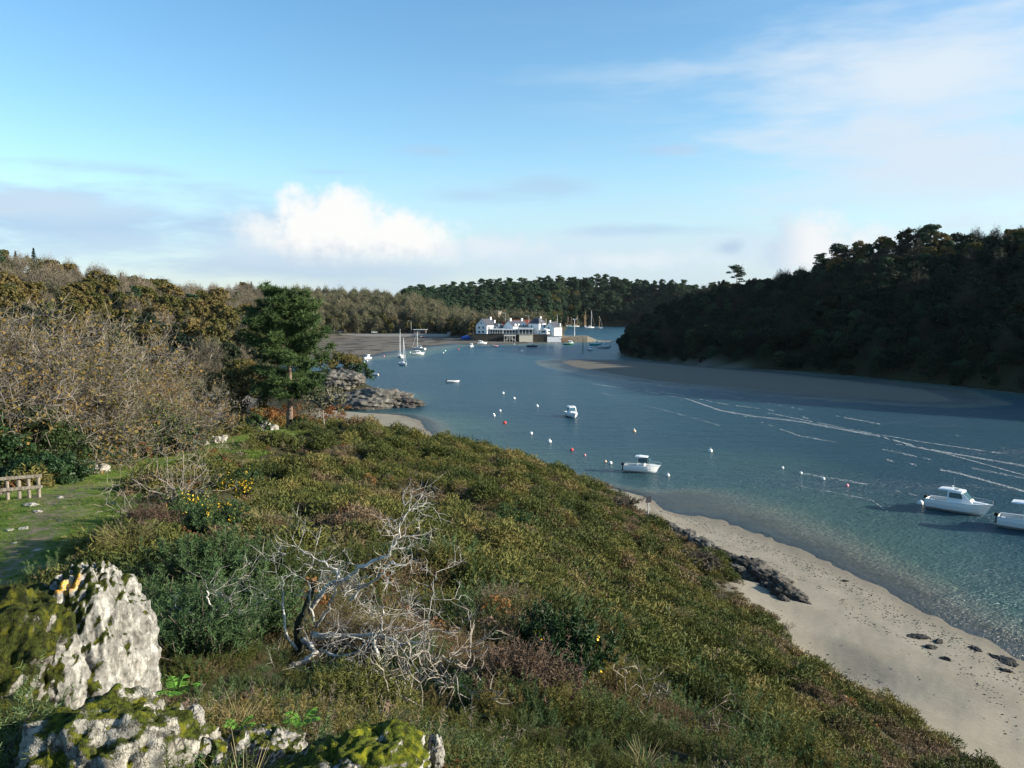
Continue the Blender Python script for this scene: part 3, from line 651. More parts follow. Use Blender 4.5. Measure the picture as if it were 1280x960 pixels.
def scatter(ms, an0, an1, t0, t1, spacing, seed, maxn, reject=None):
    g = np.random.default_rng(seed); pts = []; cell = {}
    A_, S_, G_, Z_ = ms; tries = 0
    while len(pts) < maxn and tries < maxn * 60:
        tries += 1; an = g.uniform(an0, an1); s_ = np.interp(an, A_, S_); q = np.interp(an, A_, G_)
        u_ = g.uniform(0, 1); ra = s_ + (q - s_) * t0; rb = s_ + (q - s_) * t1; r_ = math.sqrt(ra * ra + u_ * (rb * rb - ra * ra))
        if g.random() > r_ / rb: pass
        x, y = r_ * math.sin(R(an)), r_ * math.cos(R(an)); kx, ky = int(x // spacing), int(y // spacing)
        if any((x - a_) ** 2 + (y - b_) ** 2 < spacing ** 2 for i in (-1, 0, 1) for j in (-1, 0, 1) for a_, b_ in cell.get((kx + i, ky + j), ())): continue
        if reject and reject(x, y): continue
        cell.setdefault((kx, ky), []).append((x, y)); pts.append((x, y, (r_ - s_) / (q - s_), an))
    return pts, g
def zs(P): return height(np.array([q[0] for q in P]), np.array([q[1] for q in P])) if len(P) else []
LBL = {
 'L_oak': ('golden brown oak still in leaf in the wood on the left hillside', 'tree', 'autumn oaks on the left hillside', 'oak_tree'),
 'L_dark': ('dark olive oak near the foot of the wooded left hillside', 'tree', 'dark oaks on the left hillside', 'oak_tree'),
 'L_bare': ('leafless brown grey tree in the wood on the left hillside', 'tree', 'bare trees on the left hillside', 'bare_tree'),
 'L_spruce': ('dark pointed conifer standing above the left skyline', 'conifer', 'conifers on the left hillside', 'conifer_tree'),
 'L_pine': ('dark green round pine among the bare trees on the left hilltop', 'pine', 'pines on the left hillside', 'pine_tree'),
 'M_olive': ('slender olive brown tree in the wood behind the shore road', 'tree', 'tall thin trees behind the shore road', 'woodland_tree'),
 'M_oak': ('yellow brown leafy tree at the edge of the shore road wood', 'tree', 'leafy trees behind the shore road', 'woodland_tree'),
 'F_pine': ('dark blue green pine on the far hill behind the white houses', 'pine', 'pines on the far hill', 'pine_tree'),
 'F_oak': ('rusty brown tree among the pines of the far hill', 'tree', 'brown trees on the far hill', 'woodland_tree'),
 'V_bare': ('pale leafless tree standing behind the white waterside houses', 'tree', 'bare trees behind the houses', 'bare_tree'),
 'R_dark': ('dark shaded oak on the steep hillside across the river at right', 'tree', 'dark oaks on the right hillside', 'broadleaf_tree'),
 'R_bare': ('leafless grey brown tree on the shaded right hillside', 'tree', 'bare trees on the right hillside', 'bare_tree'),
 'R_oak': ('golden leafed oak high on the right hillside', 'tree', 'golden oaks on the right hillside', 'broadleaf_tree'),
 'R_pine': ('dark pine with a flat top on the right hillside', 'pine', 'pines on the right hillside', 'pine_tree')}
def forest(pts, g, pick):
    Z = zs(pts)
    for (x, y, t_, an), z in zip(pts, Z):
        if z < .55: continue
        k, kind, s = pick(x, y, t_, an, g); l = LBL[k]; plant_tree(kind, x, y, s, l[0], l[1], l[2], l[3], z, g)
# left hill
def pickL(x, y, t_, an, g):
    px = 640 + 1000 * math.tan(R(an)); q = g.random()
    if t_ > .93 and q < .10: return ('L_spruce', 'spruce', g.uniform(.55, .95))
    if q > .95 and t_ > .5: return ('L_pine', 'pine', g.uniform(.6, .85))
    bare = .12 + .55 * (t_ > .62) + (.25 if px > 280 else 0)
    if g.random() < bare: return ('L_bare', 'bare', g.uniform(.75, 1.1))
    if t_ < .32 and g.random() < .6: return ('L_dark', 'dark_oak', g.uniform(.75, 1.05))
    return ('L_oak', 'oak', g.uniform(.75, 1.1))
P_, g_ = scatter(LEFT, pxa(-110), pxa(372), .015, 1.05, 8.2, 1, 430); forest(P_, g_, pickL)
# wood behind the shore road
def pickM(x, y, t_, an, g):
    if t_ < .22 and g.random() < .45: return ('M_oak', 'oak', g.uniform(.7, 1.0))
    return ('M_olive', 'olive', g.uniform(.85, 1.2))
P_, g_ = scatter(LEFT, pxa(372), pxa(592), .02, 1.03, 8.6, 2, 330); forest(P_, g_, pickM)
# far pine hill
def pickF(x, y, t_, an, g):
    if g.random() < .20: return ('F_oak', 'oak', g.uniform(.8, 1.2))
    return ('F_pine', 'pine', g.uniform(1.05, 1.5))
P_, g_ = scatter(FAR, pxa(505), pxa(905), .02, 1.02, 10.4, 3, 345, reject=lambda x, y: (x < 45 and y < 760)); forest(P_, g_, pickF)
# right hill
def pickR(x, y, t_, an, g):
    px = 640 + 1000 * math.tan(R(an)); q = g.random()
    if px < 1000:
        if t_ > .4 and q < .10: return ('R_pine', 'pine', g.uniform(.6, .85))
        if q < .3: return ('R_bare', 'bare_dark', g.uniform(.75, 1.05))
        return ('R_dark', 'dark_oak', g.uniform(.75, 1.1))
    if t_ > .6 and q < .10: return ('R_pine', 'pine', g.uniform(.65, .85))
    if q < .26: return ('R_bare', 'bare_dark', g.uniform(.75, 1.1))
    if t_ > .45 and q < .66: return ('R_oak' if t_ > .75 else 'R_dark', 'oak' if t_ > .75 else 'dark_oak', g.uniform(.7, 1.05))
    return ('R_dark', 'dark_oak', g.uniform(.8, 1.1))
P_, g_ = scatter(RIGHT, pxa(768), pxa(1400), .0, 1.04, 7.0, 4, 470); forest(P_, g_, pickR)
# single pines on the skyline of the right hill
def stone_pine(px, pyb, pyt, Y, label):
    p0 = at(px, pyb, Y); H = (pyb - pyt) * Y / 1000; r_ = empty('pine_tree', (p0[0], p0[1], hz(p0[0], p0[1]) - .1), rng.uniform(0, 6), label, 'pine', 'pines on the right hillside')
    H = max(H, CAMZ + (385 - pyt) * Y / 1000 - r_.location.z)
    obj('trunk', far_trunk(H, .24, M['bark_pine'], 'pine_trunk', 5, seed=int(px), lean=.06, fr=.6, top=.95), r_)
    obj('crown', mesh_of(pine_crown(H, 5.4, int(px), ncl=26, nl=90, leaf=.5, base=.5), 'pine_crown', M['pine']), r_)
stone_pine(921, 372, 332, 428, 'lone umbrella pine with bare trunk on the right skyline above the river mouth')
stone_pine(1048, 335, 307, 388, 'small flat topped pine breaking the skyline midway up the right hill')
#stone_pine(1108, 320, 293, 372, 'broad dark pine rising over the bare trees of the right skyline')
stone_pine(1163, 312, 285, 358, 'tallest dark pine near the right end of the right skyline')
# bare trees and bushes behind the houses
for px, Y, s in ((604, 560, .75), (618, 575, .95), (632, 565, .8), (650, 580, 1.0), (662, 570, 1.0), (672, 590, .9), (640, 600, 1.1), (595, 590, .9), (680, 600, .8), (612, 600, 1.1), (655, 610, 1.1), (628, 615, 1.1)):
    x = (px - 640) / 1000 * Y; l = LBL['V_bare']; plant_tree('olive', x, Y, (CAMZ + (385 - 396 + 8 * s) * Y / 1000 - hz(x, Y)) / 12, l[0], l[1], l[2], l[3])

# ------------------------------------------------------------------ the tall near pine
def near_pine():
    g = np.random.default_rng(5); b0 = at(361, 537, 100); base = np.array([b0[0], b0[1], hz(b0[0], b0[1])])
    H = CAMZ + (385 - 366) * .1 - base[2]
    r_ = empty('pine_tree', base, 0, 'tall full crowned green pine standing alone at the end of the grass path', 'pine')
    tk = MB(); tx = lambda z: np.array([.25 * math.sin(z * .28), .2 * math.sin(z * .2 + 1), z])
    zz = np.linspace(-.6, H * .96, 14); tk.tube([tx(z) for z in zz], .40 * (1 - zz / H * .86).clip(.1), 9)
    Q = []; lm = MB()
    for k in range(96):
        f = g.uniform(.25, 1.0); z = H * f; an = g.uniform(0, 6.28)
        L = (5.6 * np.interp(f, [.18, .30, .5, .7, .85, 1.0], [.62, .86, 1.0, .95, .78, .42])) * g.uniform(.62, 1.06)
        dx = math.cos(an); dy = math.sin(an)
        if f < .3 and dx > .1: L *= .8
        pts = [tx(z) + np.array([dx * L * q, dy * L * q, L * (.02 + (.10 + .5 * f) * q * q * .8 - (.16 * (1 - f)) * q)]) for q in (0, .3, .6, .85, 1)]
        lm.tube(pts, np.linspace(.065 * (1.15 - f * .6), .015, 5), 5)
        for q in range(int(5 + L * 2.6)):
            u_ = g.uniform(.22, 1.05); c_ = np.array([np.interp(u_, (0, .3, .6, .85, 1), [pp[i] for pp in pts]) for i in range(3)]) + g.normal(size=3) * np.array([.38, .38, .20])
            n = 42; v = g.normal(size=(n, 3)); v[:, 2] = v[:, 2] * .7 + .35; v /= np.linalg.norm(v, axis=1)[:, None]
            Q.append(blades(c_ + v * .05, v, g.uniform(.35, .75, n), .085))
    tk.build('trunk', M['bark_pine'], r_, True); lm.build('limbs', M['bark_pine'], r_, True)
    c_ = MB(); c_.quads(np.concatenate(Q)); c_.build('crown', M['pine_near'], r_)
    # ivy at the foot of the trunk
    return r_
near_pine()
def broad_tree(px, pyb, pyt, Y, wpx, mat, bmat, label, seed, ncl=110, nl=70, leaf=.22, base=.25, name='oak_tree', cat='tree', clr=.22):
    p0 = at(px, pyb, Y); z0 = hz(p0[0], p0[1]); H = CAMZ + (385 - pyt) * Y / 1000 - z0; Rr = wpx * Y / 2000; g = np.random.default_rng(seed)
    r_ = empty(name, (p0[0], p0[1], z0 - .05), 0, label, cat); tk = MB(); tips = []; tw = MB()
    grow(tk, tw, np.zeros(3), np.array([.05, .05, 1.0]), H * .5, H * .022, 0, 3, g, (3, 5), .8, .16, .06, tips)
    tk.build('trunk', bmat, r_, True); Q = crown_leaves(H, Rr, ncl, nl, leaf, base=base, clr=clr, seed=seed)
    c_ = MB(); c_.quads(Q, 0); n0 = len(c_.f); c_.v += tw.v; c_.f += [tuple(i + c_.n for i in f) for f in tw.f]; c_.mi += [1] * len(tw.f); c_.n += tw.n
    c_.build('crown', [mat, bmat], r_); return r_
broad_tree(303, 532, 454, 104, 92, M['oak_leaf'], M['bark'], 'rusty brown oak just left of the tall green pine', 3, ncl=95, nl=60, leaf=.26, base=.2)
broad_tree(405, 531, 478, 98, 52, M['bare_olive'], M['bark_grey'], 'small thin leafed multi stemmed shrub right of the tall pine', 4, ncl=40, nl=26, leaf=.2, base=.25, name='small_tree')
for px, pyb, pyt, Y, wd, lab, sd in ((432, 476, 440, 192, 50, 'dark evergreen bush on top of the rocky point', 21), (448, 478, 452, 188, 40, 'low green brown bush at the end of the rocky point', 22), (415, 480, 436, 190, 50, 'leafy bush behind the tall pine on the rocky point', 23)):
    broad_tree(px, pyb, pyt, Y, wd, M['oak_leaf' if sd != 22 else 'ivy'], M['bark'], lab, sd, ncl=60, nl=40, leaf=.3, base=.02, name='bush', cat='bush')

# ------------------------------------------------------------------ bare thicket left of the path
def thicket_mesh(k, leafy):
    g = np.random.default_rng(100 + k); tk = MB(); tw = MB(); tips = []
    for q in range(int(g.integers(2, 4))):
        d = np.array([g.normal() * .35, g.normal() * .35, 1.0]); d /= np.linalg.norm(d)
        grow(tk, tw, np.array([g.normal() * .25, g.normal() * .25, -.3]), d, 4.6, .13, 0, 4, g, (4, 7), .85, .20, .05, tips)
    tips = np.array(tips); sel = tips[g.integers(0, len(tips), leafy)] + g.normal(size=(leafy, 3)) * .18
    c_ = MB(); c_.v += tw.v; c_.f += tw.f; c_.mi += [0] * len(tw.f); c_.n += tw.n
    zc = tips[:, 2].max(); print('thicket', k, zc, len(tw.f))
    # fine twig ends
    n = 3600; q = tips[g.integers(0, len(tips), n)]; D = q * np.array([.1, .1, .06]) + g.normal(size=(n, 3)) * .6 + np.array([0, 0, .25])
    c_.quads(blades(q, D, g.uniform(.25, .75, n), .028), 0)
    c_.quads(cards(sel, unit(leafy), g.uniform(.07, .16, leafy)), 1)
    return tk.mesh('thicket_trunk', M['bark_grey']), c_.mesh('thicket_crown', [M['twig_near'], M['thicket_leaf']]), zc
m_, t_, b_ = new_mat('pale_lichen_twigs'); oi_ = t_.node('ShaderNodeObjectInfo'); n_ = t_.noise(pos(t_), 1.2, 4)
t_.put(b_.inputs['Base Color'], t_.mix(t_.smooth(n_, .35, .65), (.065, .055, .042), (.225, .195, .15))); b_.inputs['Roughness'].default_value = .9; M['twig_near'] = m_
M['thicket_leaf'] = foliage('thicket_leaves', [(0, (.055, .085, .02)), (.4, (.10, .12, .03)), (.7, (.19, .13, .035)), (1, (.30, .16, .045))], transl=.3)
TH = [thicket_mesh(k, lf) for k, lf in ((0, 4200), (1, 3000), (2, 6500))]
THL = [(-70, 640, 392, 46, 0), (-20, 628, 378, 50, 1), (36, 612, 374, 53, 0), (78, 602, 392, 56, 1), (118, 592, 408, 60, 2), (152, 586, 428, 63, 1), (186, 580, 448, 66, 2), (214, 574, 472, 70, 1), (60, 590, 388, 66, 2), (10, 600, 380, 64, 2), (120, 575, 402, 72, 0), (170, 566, 432, 76, 2), (-60, 600, 385, 62, 1), (200, 560, 462, 80, 0)]
for i, (px, pb, pt, Y, v) in enumerate(THL):
    p0 = at(px, pb, Y); z0 = hz(p0[0], p0[1]); H = CAMZ + (385 - pt) * Y / 1000 - z0; s = H / TH[v][2]
    r_ = empty('bare_tree', (p0[0], p0[1], z0), rng.uniform(0, 6.28), 'leafless grey lichen covered tree in the thicket left of the grass path', 'tree', 'bare trees beside the grass path')
    r_.scale = (s * 1.05, s * 1.05, s); obj('trunk', TH[v][0], r_); obj('crown', TH[v][1], r_)
M['ivy2'] = foliage('mixed_green_leaves', [(0, (.018, .036, .010)), (.5, (.045, .070, .018)), (1, (.10, .115, .03))], transl=.2)
def bush(px, pyb, pyt, Y, wpx, mat, label, seed, ncl=60, nl=70, leaf=.16, name='evergreen_bush', cat='bush', group=None):
    p0 = at(px, pyb, Y); z0 = hz(p0[0], p0[1]); H = max(.5, CAMZ + (385 - pyt) * Y / 1000 - z0); Rr = wpx * Y / 2000
    r_ = empty(name, (p0[0], p0[1], z0 - .05), 0, label, cat, group); g = np.random.default_rng(seed); tk = MB(); tw = MB()
    grow(tk, tw, np.zeros(3), np.array([.05, .05, 1.0]), H * .5, .06, 0, 2, g, (4, 6), .9, .16, .04)
    tk.v += tw.v; tk.f += [tuple(i + tk.n for i in f) for f in tw.f]; tk.mi += [0] * len(tw.f); tk.n += tw.n
    tk.build('stem', M['bark'], r_); c_ = MB(); c_.quads(np.concatenate([crown_leaves(H, Rr, ncl, nl, leaf, base=-.25, clr=.20, seed=seed), crown_leaves(H * .8, Rr * 1.15, ncl // 3, nl // 2, leaf, base=-.1, clr=.3, seed=seed + 99)])); c_.build('foliage', mat, r_); return r_
bush(30, 606, 492, 48, 150, M['ivy2'], 'large dark ivy clad bush under the bare trees behind the fence', 1, 150, 190, .11)
bush(-40, 620, 500, 44, 120, M['ivy'], 'dark evergreen bush at the left edge behind the fence', 2, 110, 150, .12)
bush(58, 612, 566, 42, 80, M['ivy'], 'low glossy green bush directly behind the fence end', 3, 90, 170, .10)
bush(200, 572, 505, 64, 74, M['ivy'], 'rounded dark green holly at the right end of the bare thicket', 4, 110, 140, .12)
bush(102, 590, 530, 56, 60, M['ivy'], 'ivy wrapped stump among the grey trunks of the thicket', 5, 80, 120, .11)
bush(150, 572, 520, 70, 80, M['oak_dark'], 'dark brown bush deep inside the thicket', 6, 70, 70, .2)
bush(248, 556, 528, 78, 34, M['ivy'], 'small dark bush where the thicket meets the mud inlet', 7, 40, 50, .17)
bush(318, 536, 516, 96, 40, M['ivy'], 'low green bush between the oak and the tall pine', 8, 40, 50, .17)
bush(375, 534, 520, 100, 26, M['ivy'], 'tiny green bush at the foot of the tall pine', 9, 30, 50, .15)
bush(180, 585, 548, 60, 26, M['rust_leaf'], 'small rusty leaved sapling beside the pale trunks', 10, 14, 30, .14)
bush(232, 570, 540, 68, 30, M['rust_leaf'], 'orange leaved sapling near the white path stones', 11, 14, 30, .14)
bush(140, 588, 545, 58, 50, M['ivy2'], 'olive green shrub among the trunks at the foot of the thicket', 51, 70, 110, .11)
bush(88, 604, 556, 52, 60, M['ivy2'], 'green bramble shrub between fence and pale trunks', 52, 80, 120, .11)
bush(228, 566, 540, 70, 44, M['ivy2'], 'green shrub behind the orange sapling near the white stones', 53, 60, 100, .12)
bush(-10, 560, 462, 56, 90, M['ivy2'], 'ivy mass hanging in the bare trees at the left edge', 54, 110, 130, .12)
for k, (px, pb, pt, Y, wd) in enumerate(((330, 533, 505, 108, 50), (385, 524, 496, 116, 70), (350, 528, 500, 112, 44), (420, 517, 500, 125, 40))):
    bush(px, pb, pt, Y, wd, M['rust_leaf'], 'rust brown bracken thicket on the slope behind the tall pine', 30 + k, 30, 40, .2, 'bracken', 'bracken', 'bracken behind the tall pine')

# ------------------------------------------------------------------ ground cover (uncountable): instanced clumps
def clump_gorse(seed, nst, nsp, H, sp, wd, name, mat, flower=0, spread=.45):
    """spiny evergreen clump: many upright shoots set with short spines"""
    g = np.random.default_rng(seed); b_ = MB(); Q = []
    for k in range(nst):
        an = g.uniform(0, 6.28); q = g.uniform(0, 1) ** .5 * spread; p0 = np.array([math.cos(an) * q, math.sin(an) * q, H * .12])
        d = np.array([math.cos(an) * q * 1.3, math.sin(an) * q * 1.3, 1]) + g.normal(size=3) * .25; d /= np.linalg.norm(d); L = H * g.uniform(.5, 1.0) * (1 - .35 * q / spread)
        u_ = g.uniform(.15, 1, nsp); P = p0 + d * (u_ * L)[:, None]
        D = unit(nsp) * .9 + d * .55; Q.append(blades(P, D, sp * g.uniform(.6, 1.3, nsp) * (1.25 - u_ * .6), wd))
        if flower and g.random() < flower:
            m_ = 9; b_.quads(cards(p0 + d * L * g.uniform(.7, 1, (m_, 1)) + g.normal(size=(m_, 3)) * .02, unit(m_), .035), 1)
    b_.quads(np.concatenate(Q)); me = b_.mesh(name, [mat, M['flower']]); return bpy.data.objects.new(name, me)
def clump_grass(seed, n, H, wd, name, mat, lean=.5, r0=.15):
    g = np.random.default_rng(seed); an = g.uniform(0, 6.28, n); q = g.uniform(0, 1, n) ** .5 * r0
    P = np.stack([np.cos(an) * q, np.sin(an) * q, np.zeros(n) - .02], 1); D = np.stack([np.cos(an) * lean, np.sin(an) * lean, np.ones(n)], 1) + g.normal(size=(n, 3)) * .3
    D /= np.linalg.norm(D, axis=1)[:, None]; L = H * g.uniform(.5, 1, n); b_ = MB()
    b_.quads(blades(P, D, L * .6, wd)); T = P + D * (L * .6)[:, None]; D2 = D + np.stack([np.cos(an) * .5, np.sin(an) * .5, -.25 * np.ones(n)], 1)
    b_.quads(blades(T, D2, L * .5, wd * .6)); return bpy.data.objects.new(name, b_.mesh(name, [mat]))
def clump_leafy(seed, n, Rr, H, leaf, name, mat):
    g = np.random.default_rng(seed); d = unit(n); d[:, 2] = np.abs(d[:, 2]); r_ = g.uniform(.5, 1, n)[:, None] ** .5
    P = d * r_ * np.array([Rr, Rr, H]); b_ = MB(); b_.quads(cards(P, d + g.normal(size=(n, 3)) * .7, leaf * g.uniform(.6, 1.4, n), .6))
    return bpy.data.objects.new(name, b_.mesh(name, [mat]))
def clump_spiky(seed, n, Rr, H, name, mat):
    g = np.random.default_rng(seed); an = g.uniform(0, 6.28, n); q = g.uniform(0, 1, n) ** .5; lobe = 1 + .25 * np.sin(3 * an + seed)
    top = H * (1 - .75 * q ** 2) * (.75 + .35 * g.random(n)); P = np.stack([np.cos(an) * q * Rr * lobe, np.sin(an) * q * Rr * lobe, top * g.uniform(.45, 1, n)], 1)
    D = np.stack([np.cos(an) * q, np.sin(an) * q, np.ones(n) * .8], 1) + g.normal(size=(n, 3)) * .55; b_ = MB()
    D = D * .7 + unit(n) * .8; b_.quads(blades(P, D, g.uniform(.07, .17, n), g.uniform(.025, .05, n))); return bpy.data.objects.new(name, b_.mesh(name, [mat]))
def source(name, objs):
    c_ = bpy.data.collections.new(name)
    for o in objs: c_.objects.link(o)
    return c_
def stuff(name, coll, P, scl, rot, idx, label, cat):
    me = bpy.data.meshes.new(name); n = len(P); me.vertices.add(n); me.vertices.foreach_set('co', np.asarray(P, float).ravel())
    for an, ty, v in (('scl', 'FLOAT', scl), ('idx', 'INT', idx)): at_ = me.attributes.new(an, ty, 'POINT'); at_.data.foreach_set('value', np.asarray(v))
    at_ = me.attributes.new('rot', 'FLOAT_VECTOR', 'POINT'); at_.data.foreach_set('vector', np.asarray(rot, float).ravel())
    o = bpy.data.objects.new(name, me); col.objects.link(o)
    ng = bpy.data.node_groups.new(name, 'GeometryNodeTree'); ng.interface.new_socket('Geometry', in_out='INPUT', socket_type='NodeSocketGeometry'); ng.interface.new_socket('Geometry', in_out='OUTPUT', socket_type='NodeSocketGeometry')
    N = ng.nodes; i_ = N.new('NodeGroupInput'); o_ = N.new('NodeGroupOutput'); ip = N.new('GeometryNodeInstanceOnPoints'); ci = N.new('GeometryNodeCollectionInfo')
    ci.inputs['Collection'].default_value = coll; ci.inputs['Separate Children'].default_value = True; ci.inputs['Reset Children'].default_value = True
    def na(nm, ty): q = N.new('GeometryNodeInputNamedAttribute'); q.data_type = ty; q.inputs['Name'].default_value = nm; return q.outputs[0]
    er = N.new('FunctionNodeEulerToRotation'); L = ng.links; L.new(na('rot', 'FLOAT_VECTOR'), er.inputs[0]); L.new(er.outputs[0], ip.inputs['Rotation'])
    L.new(na('scl', 'FLOAT'), ip.inputs['Scale']); L.new(na('idx', 'INT'), ip.inputs['Instance Index']); ip.inputs['Pick Instance'].default_value = True
    L.new(i_.outputs[0], ip.inputs['Points']); L.new(ci.outputs[0], ip.inputs['Instance']); L.new(ip.outputs[0], o_.inputs[0])
    md = o.modifiers.new('scatter', 'NODES'); md.node_group = ng; tag(o, label, cat, kind='stuff'); return o
def sample_disc(n, r0, r1, a0, a1, power, g):
    """points with density falling off with distance"""
    u_ = g.uniform(0, 1, n); k = 2 - power; r_ = (r0 ** k + u_ * (r1 ** k - r0 ** k)) ** (1 / k); an = np.radians(g.uniform(a0, a1, n))
    return r_ * np.sin(an), r_ * np.cos(an), r_
g = np.random.default_rng(77)
# clumps: fine spiny ones close by, coarser leafy ones further off
near_src = source('near heath clumps', [clump_gorse(k, 30, 74, .80, .075, .010, 'a%d_gorse' % k, M['gorse' if k else 'gorse_fresh'], spread=.40) for k in range(3)] + [clump_gorse(5 + k, 54, 44, .55, .045, .011, 'b%d_heather' % k, M['heather'], spread=.5) for k in range(2)])
far_src = source('far heath clumps', [clump_spiky(k, 720, .60, .80, 'a%d_gorse' % k, M['gorse']) for k in range(3)] + [clump_spiky(9 + k, 680, .62, .62, 'b%d_heather' % k, M['heather']) for k in range(2)])
def heath_points(n, r0, r1, power, g, a0=-62, a1=80):
    x, y, r_ = sample_disc(n, r0, r1, a0, a1, power, g); z = height(x, y); pd = path_d(x, y)
    ed = 1.45 + (fbm(x * .35, y * .35, 51) - .5) * 1.0
    lim = np.where(x < -18, 2.0, ed); ok = (z > lim) & (pd > 2.6 + (fbm(x * .5, y * .5, 61) - .5) * 2.0) & (fbm(x * .55, y * .55, 71, 3) < np.where(r_ < 26, .71, .73))
    for qx, qy, qr in ((-3.6, 6.9, .75), (-4.2, 6.4, .6), (-2.35, 4.7, .62), (-3.3, 5.2, .6), (-1.6, 5.2, .26), (-.8, 4.7, .40), (-1.15, 4.6, .3), (-.4, 4.9, .1)): ok &= np.hypot(x - qx, y - qy) > qr
    ok &= ~((x < -30) & (y > 105) & (r_ > 150))
    return x[ok], y[ok], z[ok], r_[ok]
def heath(name, src, n, r0, r1, power, s0, s1, g, label, cat, hm=1.0):
    x, y, z, r_ = heath_points(n, r0, r1, power, g); m_ = len(x)
    patch = fbm(x * .13, y * .13, 81, 4) + (g.random(m_) - .5) * .22
    brown = patch + .10 * np.exp(-((x - 1.5) ** 2 + (y - 11) ** 2) / 60) > .515
    idx = np.where(brown, 3 + g.integers(0, 2, m_), g.integers(0, 3, m_))
    s = np.interp(r_, (r0, r1), (s0, s1)) * g.uniform(.55, 1.3, m_) * np.where(brown, .9, 1.1) * (.22 + .78 * sst(path_d(x, y), 2.4, 10.0)) * (1 - .6 * np.exp(-(((x + 2.1) / 1.7) ** 2 + ((y - 8.6) / 1.7) ** 2))) * (.35 + 1.25 * fbm(x * .5, y * .5, 91, 3)) * np.exp(g.normal(size=m_) * .18)
    rot = np.stack([g.normal(size=m_) * .16, g.normal(size=m_) * .16, g.uniform(0, 6.28, m_)], 1)
    return stuff(name, src, np.stack([x, y, z - .08 * s], 1), s, rot, idx.astype(np.int32), label, cat)
heath('heath', near_src, 21000, 3.0, 24, 1.0, .24, .86, g, 'dense green gorse and brown heather covering the slope nearest the viewer', 'heath')
heath('heath', far_src, 56000, 20, 135, 1.0, .66, 1.12, g, 'dense gorse and heather covering the lower slope down to the beach', 'heath')
# taller gorse standing out of the carpet, near and far
x, y, z, r_ = heath_points(3200, 4.5, 26, 1.0, g); kp = (fbm(x * .6, y * .6, 95, 3) > .50) & (((x + 2.1) / 2.0) ** 2 + ((y - 8.6) / 1.9) ** 2 > 1); x, y, z, r_ = x[kp], y[kp], z[kp], r_[kp]; m_ = len(x)
stuff('gorse', near_src, np.stack([x, y, z - .1], 1), np.interp(r_, (4.5, 26), (.34, 1.35)) * g.uniform(.7, 1.3, m_), np.stack([g.normal(size=m_) * .2, g.normal(size=m_) * .2, g.uniform(0, 6.28, m_)], 1), np.where(g.random(m_) < .35, 3 + g.integers(0, 2, m_), g.integers(0, 3, m_)).astype(np.int32), 'taller spiny gorse tufts standing out of the nearest heath', 'gorse')
x, y, z, r_ = heath_points(9000, 22, 130, 1.0, g); kp = fbm(x * .30, y * .30, 96, 3) > .52; x, y, z, r_ = x[kp], y[kp], z[kp], r_[kp]; m_ = len(x)
stuff('gorse', far_src, np.stack([x, y, z - .15], 1), np.interp(r_, (22, 130), (1.1, 1.9)) * g.uniform(.6, 1.45, m_), np.stack([g.normal(size=m_) * .2, g.normal(size=m_) * .2, g.uniform(0, 6.28, m_)], 1), np.where(g.random(m_) < .2, 3 + g.integers(0, 2, m_), g.integers(0, 3, m_)).astype(np.int32), 'rounded gorse mounds rising out of the slope below', 'gorse')
dsrc = source('dry tufts', [clump_grass(90 + k, 90, .5, .012, 'd%d' % k, M[q], .5, .2) for k, q in enumerate(('straw', 'straw'))] + [clump_leafy(95 + k, 110, .35, .4, .07, 'e%d' % k, M[q]) for k, q in enumerate(('rust_leaf', 'redheather'))] + [clump_gorse(99, 22, 24, .6, .10, .008, 'f0', M['bare'], spread=.5)])
x, y, z, r_ = heath_points(5200, 4, 80, 1.0, g); kp = fbm(x * .22, y * .22, 97, 4) > .51; x, y, z, r_ = x[kp], y[kp], z[kp], r_[kp]; m_ = len(x)
stuff('dry_grass', dsrc, np.stack([x, y, z + .05], 1), np.interp(r_, (4, 30, 80), (.55, 1.2, 1.7)) * g.uniform(.6, 1.3, m_), np.stack([g.normal(size=m_) * .2, g.normal(size=m_) * .2, g.uniform(0, 6.28, m_)], 1), g.integers(0, 5, m_).astype(np.int32), 'dry straw tufts, dead bracken and grey twigs mixed into the heath', 'dry grass')
# low tangle under the thicket and on the bank of the inlet
under = source('undergrowth clumps', [clump_leafy(40 + k, 200, .7, .6, .15, 'u%d' % k, M[q]) for k, q in enumerate(('ivy', 'oak_dark', 'rust_leaf', 'ivy', 'bare'))])
x, y, r_ = sample_disc(7000, 30, 150, -58, -12, 1.0, g); z = height(x, y); pd = path_d(x, y)
ok = (z > 1.2) & (pd > 2.9) & (x < -14 - .12 * y)
x, y, z, r_ = x[ok], y[ok], z[ok], r_[ok]; m_ = len(x)
stuff('undergrowth', under, np.stack([x, y, z - .05], 1), g.uniform(.5, 1.2, m_), np.stack([g.normal(size=m_) * .1, g.normal(size=m_) * .1, g.uniform(0, 6.28, m_)], 1), g.integers(0, 5, m_).astype(np.int32), 'low tangle of ivy and fallen leaves under the bare trees left of the path', 'undergrowth')
